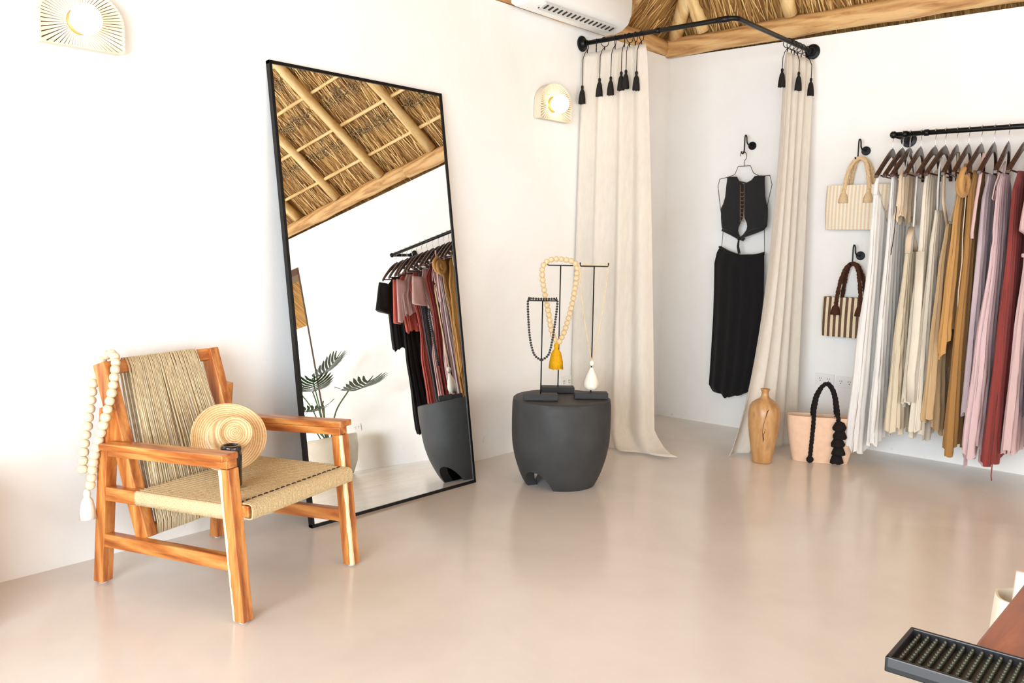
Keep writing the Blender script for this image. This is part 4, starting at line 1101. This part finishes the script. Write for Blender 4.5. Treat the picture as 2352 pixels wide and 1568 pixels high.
# 9 caramel dress with knot
g = garment('caramel_dress', 2.045, [(.14, -.46, -.10, .07, 0), (.7, -.45, -.12, .05, 0), (1.2, -.41, -.14, .035, 0), (1.5, -.42, -.12, .03, 0), (1.62, -.36, -.18, .018, 0)], G['caramel'], 'long caramel brown dress with a big fabric rosette', 'dress', hemfn=lambda v, s: .10*v+.05*S(v*9), nf=7, amp=.007, seed=9)
rs = MB()
for i in range(5):
    R2 = Matrix.Rotation(.5*i, 3, 'X')
    rs.torus((2.022-.004*i, -.455+.006*S(i*2.2), 1.575-.03+.012*CO(i*2)), .062-.011*i, .014, 22, 8, Matrix.Rotation(PI/2, 3, 'Y') @ Matrix.Rotation(.25*S(i*2), 3, 'X'))
for i in range(len(rs.v)): rs.v[i] = tuple(Vector(rs.v[i])-g.location)
tag(rs.build('rosette', G['ochre'], g), label='golden fabric rosette')
strap(g, [(2.03, -.43, 1.50), (2.03, -.44, 1.30), (2.034, -.43, 1.15), (2.03, -.44, 1.0), (2.03, -.43, .92)], .0025, G['lace'], 'hanging_tie', 1)
# 10 lilac top
g = garment('lilac_top', 2.105, [(.36, -.44, -.12, .045, 0), (.9, -.42, -.14, .035, 0), (1.45, -.40, -.15, .026, 0), (1.60, -.34, -.2, .018, 0)], G['lilac'], 'grey lilac dress half hidden between the caramel and pink dresses', 'dress', nf=6, amp=.006, seed=10)
strap(g, [(2.092, -.40, 1.70), (2.088, -.42, 1.6), (2.082, -.445, 1.45), (2.078, -.46, 1.30), (2.08, -.46, 1.27)], .008, G['rose'], 'hanging_ribbon', .5)
# 11 pink maxi
g = garment('pink_maxi_dress', 2.170, [(.15, -.485, -.10, .085, -.02), (.7, -.47, -.12, .06, -.01), (1.21, -.40, -.15, .036, 0), (1.26, -.385, -.165, .03, 0), (1.32, -.40, -.15, .034, 0), (1.52, -.40, -.15, .028, 0), (1.60, -.35, -.2, .016, 0)], G['pink'], 'dusty pink gathered maxi dress with a fitted waist', 'dress', hemfn=lambda v, s: .07*S(v*14), nf=9, amp=.009, seed=11)
strap(g, [(2.17, -.33, 1.60), (2.172, -.32, 1.66), (2.165, -.37, 1.62), (2.155, -.42, 1.53), (2.152, -.435, 1.47), (2.158, -.43, 1.46), (2.162, -.415, 1.51)], .003, G['rose'], 'hanging_tie', 1)
# 12 wine maxi
g = garment('wine_maxi_dress', 2.245, [(.13, -.485, -.09, .075, -.005), (.7, -.46, -.11, .05, 0), (1.25, -.41, -.15, .034, 0), (1.5, -.42, -.12, .03, 0), (1.61, -.35, -.19, .018, 0)], G['wine'], 'long wine red dress with a thin tie dangling below the hem', 'dress', hemfn=lambda v, s: .07*v, nf=8, amp=.008, seed=12)
strap(g, [(2.25, -.47, 1.02), (2.262, -.487, .7), (2.262, -.49, .35), (2.258, -.492, .08), (2.262, -.492, .055)], .0028, G['wine'], 'hanging_tie', 1)
# 13 belted rose dress
g = garment('rose_belted_dress', 2.315, [(.2, -.46, -.11, .06, 0), (.8, -.44, -.13, .045, 0), (1.16, -.38, -.17, .03, 0), (1.22, -.38, -.17, .03, 0), (1.45, -.43, -.11, .035, 0), (1.60, -.37, -.17, .018, 0)], G['rose'], 'pale rose short sleeved dress with a belted waist', 'dress', nf=7, amp=.007, seed=13)
strap(g, [(2.312, -.40, 1.19), (2.295, -.39, 1.19), (2.292, -.27, 1.19)], .010, G['pink'], 'belt', .4)
sleeve(g, 2.315, -.43, 1.53, -.475, 1.30, .13, .16, .035, G['rose'])
# 14 dark patterned
g = garment('dark_trousers', 2.38, [(.4, -.43, -.13, .04, 0), (.9, -.42, -.14, .035, 0), (1.5, -.40, -.15, .026, 0), (1.58, -.36, -.18, .018, 0)], cloth('cloth_dark_print', srgb(72, 70, 76), trans=0, weave=120), 'dark grey printed wide trousers beyond the rose dress', 'trousers', nf=6, amp=.006, seed=14)
# 15 brick red dress
g = garment('brick_red_dress', 2.445, [(.26, -.47, -.12, .06, 0), (.8, -.45, -.14, .045, 0), (1.13, -.40, -.17, .03, 0), (1.18, -.40, -.17, .03, 0), (1.45, -.42, -.12, .03, 0), (1.60, -.36, -.18, .018, 0)], G['red'], 'brick red long dress with a tied waist', 'dress', nf=8, amp=.007, seed=15)
strap(g, [(2.45, -.41, 1.16), (2.468, -.39, 1.15), (2.470, -.27, 1.15), (2.468, -.16, 1.15)], .010, G['red'], 'belt', .4)
# 16 rose kimono top
g = garment('rose_kimono_top', 2.51, [(1.24, -.50, -.1, .035, 0), (1.4, -.49, -.1, .035, 0), (1.5, -.44, -.12, .03, 0), (1.63, -.37, -.17, .018, 0)], G['rose'], 'pale rose kimono top with a wide pointed sleeve', 'top', hemfn=lambda v, s: .10*v, nf=8, amp=.006, seed=16)
sleeve(g, 2.512, -.42, 1.54, -.54, 1.20, .16, .05, .03, G['rose'])
# 17 salmon tee
g = garment('salmon_tee', 2.575, [(1.12, -.44, -.12, .04, 0), (1.4, -.43, -.12, .035, 0), (1.55, -.42, -.12, .03, 0), (1.64, -.36, -.18, .018, 0)], G['salmon'], 'salmon red tee with rolled sleeves', 'top', nf=6, amp=.005, seed=17)
sleeve(g, 2.577, -.42, 1.56, -.52, 1.20, .12, .08, .035, G['salmon'])
# 18 long black dress
g = garment('black_long_dress', 2.64, [(.27, -.47, -.10, .085, 0), (.8, -.44, -.13, .06, 0), (1.25, -.40, -.15, .036, 0), (1.5, -.41, -.13, .03, 0), (1.62, -.36, -.18, .018, 0)], G['jet'], 'long flowing black dress near the far end of the rail', 'dress', hemfn=lambda v, s: .02*S(v*30), nf=7, amp=.009, seed=18)
# 19 black tunic
g = garment('black_tunic', 2.722, [(1.0, -.48, -.1, .075, .01), (1.4, -.46, -.11, .055, .005), (1.52, -.45, -.11, .04, 0), (1.63, -.36, -.18, .018, 0)], G['black'], 'black short sleeved tunic on the outermost hanger', 'tunic', nf=6, amp=.005, seed=19)
sleeve(g, 2.724, -.45, 1.57, -.53, 1.33, .12, .15, .05, G['black'])

# --- potted philodendron (seen in the mirror) --------------------------------
pl = empty('potted_philodendron', (3.86, -.50, 0), 0, label='cut-leaf philodendron in a large cream pot near the doorway', cat='potted plant')
MB().lathe([(.17, 0), (.19, .01), (.245, .12), (.275, .26), (.28, .37), (.268, .375), (.258, .36), (.25, .30), (.01, .30)], 48, cap=False).build('pot', plain('cream_pot', srgb(226, 216, 196), .6, nscale=4), pl)
MB().lathe([(.25, .31), (.1, .33), (.01, .335)], 30, cap=False).build('soil', plain('soil', srgb(60, 44, 32), .95, nscale=30, bmp=.5), pl)
def lobed_leaf(tip, yaw, droop, L, Wd):
    m = MB(); base = Vector(tip); d = Vector((CO(yaw)*CO(droop), S(yaw)*CO(droop), S(droop))); side = Vector((-S(yaw), CO(yaw), 0)); up_ = side.cross(d)
    def P_(u, v, curl=0): return base+d*(u*L)+side*(v*Wd)+up_*(-.35*L*u*u-.15*Wd*abs(v))
    N = 9
    mid = [P_(i/N, 0) for i in range(N+1)]
    m.tube(mid, [.006*(1-i/(N+1)) for i in range(N+1)], 5)
    for i in range(N+1):
        u = i/N
        for s in ((-1, 1) if i < N else (0,)):
            w = (S(PI*(.12+.86*u))**.7)*(1.0 if i else .8)
            fwd = .22+.25*u
            if s == 0: a, b, c, e_ = P_(u-.08, -.06), P_(u-.08, .06), P_(u+.10, .03), P_(u+.16, 0); m.add([a, b, c, e_, P_(u+.10, -.03)], [(0, 1, 2, 4), (4, 2, 3)]); continue
            back = -.35 if i == 0 else 0
            a, b = P_(u-.030, 0), P_(u+.030, 0)
            q1, q2 = P_(u-.05+fwd*.4*w+back*.4, s*.5*w), P_(u+.035+fwd*.45*w+back*.4, s*.5*w)
            q3, q4 = P_(u-.06+fwd*.85*w+back, s*.82*w), P_(u+.04+fwd*.9*w+back, s*.82*w); tp = P_(u+fwd*1.15*w+back*1.2, s*w)
            m.add([a, b, q1, q2, q3, q4, tp], [(0, 2, 3, 1), (2, 4, 5, 3), (4, 6, 5)])
    return m
leaves = [((3.46, -.46, .76), math.radians(190), -.25, .40, .20), ((3.88, -.55, .82), math.radians(-150), -.1, .36, .18), ((4.12, -.52, .84), math.radians(-10), -.2, .38, .18), ((3.75, -.55, .66), math.radians(-110), -.35, .34, .17),
          ((4.2, -.62, .70), math.radians(-40), -.3, .36, .18), ((3.98, -.46, .95), math.radians(160), .1, .34, .16), ((4.06, -.60, .58), math.radians(-75), -.5, .34, .15)]
for i, (tp, yw, dr, L_, w_) in enumerate(leaves):
    tp = Vector(tp)-pl.location
    sm_ = MB().tube(spline([(random.uniform(-.05, .05), random.uniform(-.04, .04), .31), (tp.x*.45, tp.y*.45, lerp(.31, tp.z, .62)), tuple(tp)], 6), .007, 7).build('stem', plain('green_stem', srgb(86, 104, 52), .5), pl)
    lf = lobed_leaf(tp, yw, dr, L_, w_).build('leaf', M['leaf'], pl, smooth=False)
    s_ = lf.modifiers.new('Solidify', 'SOLIDIFY'); s_.thickness = .0015

# garden shrub outside the doorway
sb = MB(); rn = random.Random(5)
for i in range(900):
    c = Vector((rn.gauss(0, .55), rn.gauss(0, .3), abs(rn.gauss(.55, .4)))); a = rn.uniform(0, 6.28); L_ = rn.uniform(.08, .2)
    d = Vector((CO(a), S(a), rn.uniform(-.3, .8))).normalized()*L_; s_ = d.cross(Vector((0, 0, 1))).normalized()*L_*.16
    sb.add([c, c+d*.5+s_, c+d, c+d*.5-s_], [(0, 1, 2, 3)])
sh = empty('garden_shrub', (5.3, 2.3, -.1), 0, label='sunlit yellow green shrub outside the doorway seen in the mirror', cat='shrub')
sb.build('foliage', M['bush'], sh, smooth=False)
MB().tube([(0, 0, 0), (.03, 0, .5), (0, .02, 1.0)], [.03, .02, .01], 8).build('trunk', M['log_x'], sh)

# --- sales table in the near corner ------------------------------------------
tbl = empty('wooden_table', (3.55, -3.85, 0), 0, label='reddish brown wooden table top in the lower right corner', cat='table')
TW = [(.2, srgb(84, 36, 18)), (.45, srgb(136, 66, 34)), (.7, srgb(168, 92, 52)), (.9, srgb(190, 118, 76))]
M['table_wood'] = wood('red_brown_table_wood', TW, (9, 1.4, 9), rough=.3, coat=.3)
m = MB(); outl = [(-.545, -.45), (-.553, -.30), (-.551, -.1), (-.55, .1), (.75, .1), (.75, -.5), (-.50, -.5)]
n = len(outl); m.add([(x, y, z) for z in (.684, .722) for x, y in outl], [tuple(range(n-1, -1, -1)), tuple(n+i for i in range(n))]+[(i, (i+1) % n, n+(i+1) % n, n+i) for i in range(n)])
m.build('table_top', M['table_wood'], tbl, bevel=.004)
for sx in (-.46, .68):
    for sy in (-.42, .04): MB().box((sx, sy, .342), (.06, .06, .684)).build('leg', M['table_wood'], tbl, bevel=.004)
mat_o = empty('rubber_bar_mat', (3.172, -4.258, .7235), math.radians(1.5), label='black rubber mat with rows of small nubs at the table edge', cat='mat')
m = MB(); hx_, hy_ = .235, .052; rimw = .005
m.box((0, 0, .004), (hx_*2, hy_*2, .008))
for (cx, cy, dx, dy) in ((0, hy_-rimw/2, hx_*2, rimw), (0, -hy_+rimw/2, hx_*2, rimw), (-hx_+rimw/2, 0, rimw, hy_*2), (hx_-rimw/2, 0, rimw, hy_*2)): m.box((cx, cy, .009), (dx, dy, .018))
m.build('mat_tray', plain('black_rubber', srgb(30, 28, 30), .35), mat_o, bevel=.0015)
nb_ = MB()
for i in range(47):
    for j in range(11):
        nb_.lathe([(.0021, .007), (.0019, .0145), (.0009, .0155)], 6, (-hx_+.012+i*.0098, -hy_+.0115+j*.0083, 0))
tag(nb_.build('rubber_nubs', plain('black_rubber_nub', srgb(64, 62, 46), .3), mat_o), kind='stuff')
cb_ = empty('canvas_tote', (2.957, -3.055, 0), math.radians(20), label='cream canvas bag standing behind the edge of the wooden table', cat='bag')
basket(cb_, .30, .26, .412, .13, .12, cloth('cream_canvas', srgb(240, 230, 208), trans=.1), bulge=.03, z0=.001, cor=.6)
MB().box((-.035, -.03, .25), (.19, .012, .46), Matrix.Rotation(.05, 3, 'Y')).build('pink_tissue', plain('pink_paper', srgb(238, 206, 194), .7), cb_, bevel=.002)
MB().tube(spline([(-.06, .03, .38), (-.05, .03, .46), (-.01, .03, .53), (.05, .03, .54), (.1, .03, .46), (.11, .03, .38)], 6), .007, 8).build('handle', plain('brown_leather', srgb(130, 84, 54), .5), cb_)

# --- low bench added out of view to shade the foot of the left wall -----
bn = empty('shade_bench', (.235, -5.075, 0), 0, label='low brown wooden bench added out of view to shade the white wall left of the armchair', cat='bench')
MB().box((0, 0, .46), (.40, 1.12, .05)).build('bench_top', M['table_wood'], bn, bevel=.004)
for sy in (-.52, 0, .52): MB().box((0, sy, .2175), (.38, .04, .435)).build('side_panel', M['table_wood'], bn, bevel=.003)
MB().box((-.18, 0, .2175), (.02, 1.0, .435)).build('back_panel', M['table_wood'], bn, bevel=.002)
# ------------------------------------------------------------------ light
def area(name, loc, direction, sx, sy, power, col_=(1, 1, 1)):
    l = bpy.data.lights.new(name, 'AREA'); l.shape = 'RECTANGLE'; l.size = sx; l.size_y = sy; l.energy = power; l.color = col_
    o = bpy.data.objects.new(name, l); C.objects.link(o); o.location = loc
    o.rotation_mode = 'QUATERNION'; o.rotation_quaternion = Vector(direction).to_track_quat('-Z', 'Y'); return o
area('daylight_shop_front', (3.2, -D-.05, 1.25), (0, 1, .0), 3.7, 2.1, 390, (.77, .895, 1))
area('daylight_side_window', (W+.05, -2.95, 1.38), (-1, 0, 0), 2.6, 1.7, 62, (1, .965, .91))
sl = bpy.data.lights.new('sun', 'SUN'); sl.energy = 3.5; sl.angle = .02; sl.color = (1, .93, .8)
so_ = bpy.data.objects.new('sun', sl); C.objects.link(so_); so_.rotation_mode = 'QUATERNION'; so_.rotation_quaternion = Vector((-.35, -.5, -1.1)).to_track_quat('-Z', 'Y'); so_.location = (6, 8, 9)
for y, z in ((-3.965, 1.948), (-1.315, 2.008)):
    l = bpy.data.lights.new('sconce_bulb', 'POINT'); l.energy = .45; l.color = (1, .86, .66); l.shadow_soft_size = .05
    o = bpy.data.objects.new('sconce_bulb', l); C.objects.link(o); o.location = (.155, y, z)
w = bpy.data.worlds.new('sky'); bpy.context.scene.world = w; w.use_nodes = True
bg = w.node_tree.nodes['Background']; bg.inputs['Color'].default_value = (1, .99, .97, 1); bg.inputs['Strength'].default_value = 2.6
vs_ = bpy.context.scene.view_settings
bpy.context.scene.display_settings.display_device = 'sRGB'
vs_.view_transform = 'Standard'; vs_.look = 'None'; vs_.exposure = -.22; vs_.gamma = 1; vs_.use_curve_mapping = False
bpy.context.scene.cycles.max_bounces = 7
bpy.context.scene.cycles.diffuse_bounces = 4
bpy.context.scene.cycles.use_adaptive_sampling = True
bpy.context.scene.cycles.adaptive_threshold = .035
bpy.context.scene.cycles.use_denoising = True
bpy.context.scene.cycles.caustics_reflective = False
bpy.context.scene.cycles.caustics_refractive = False
bpy.context.scene.cycles.sample_clamp_indirect = 8
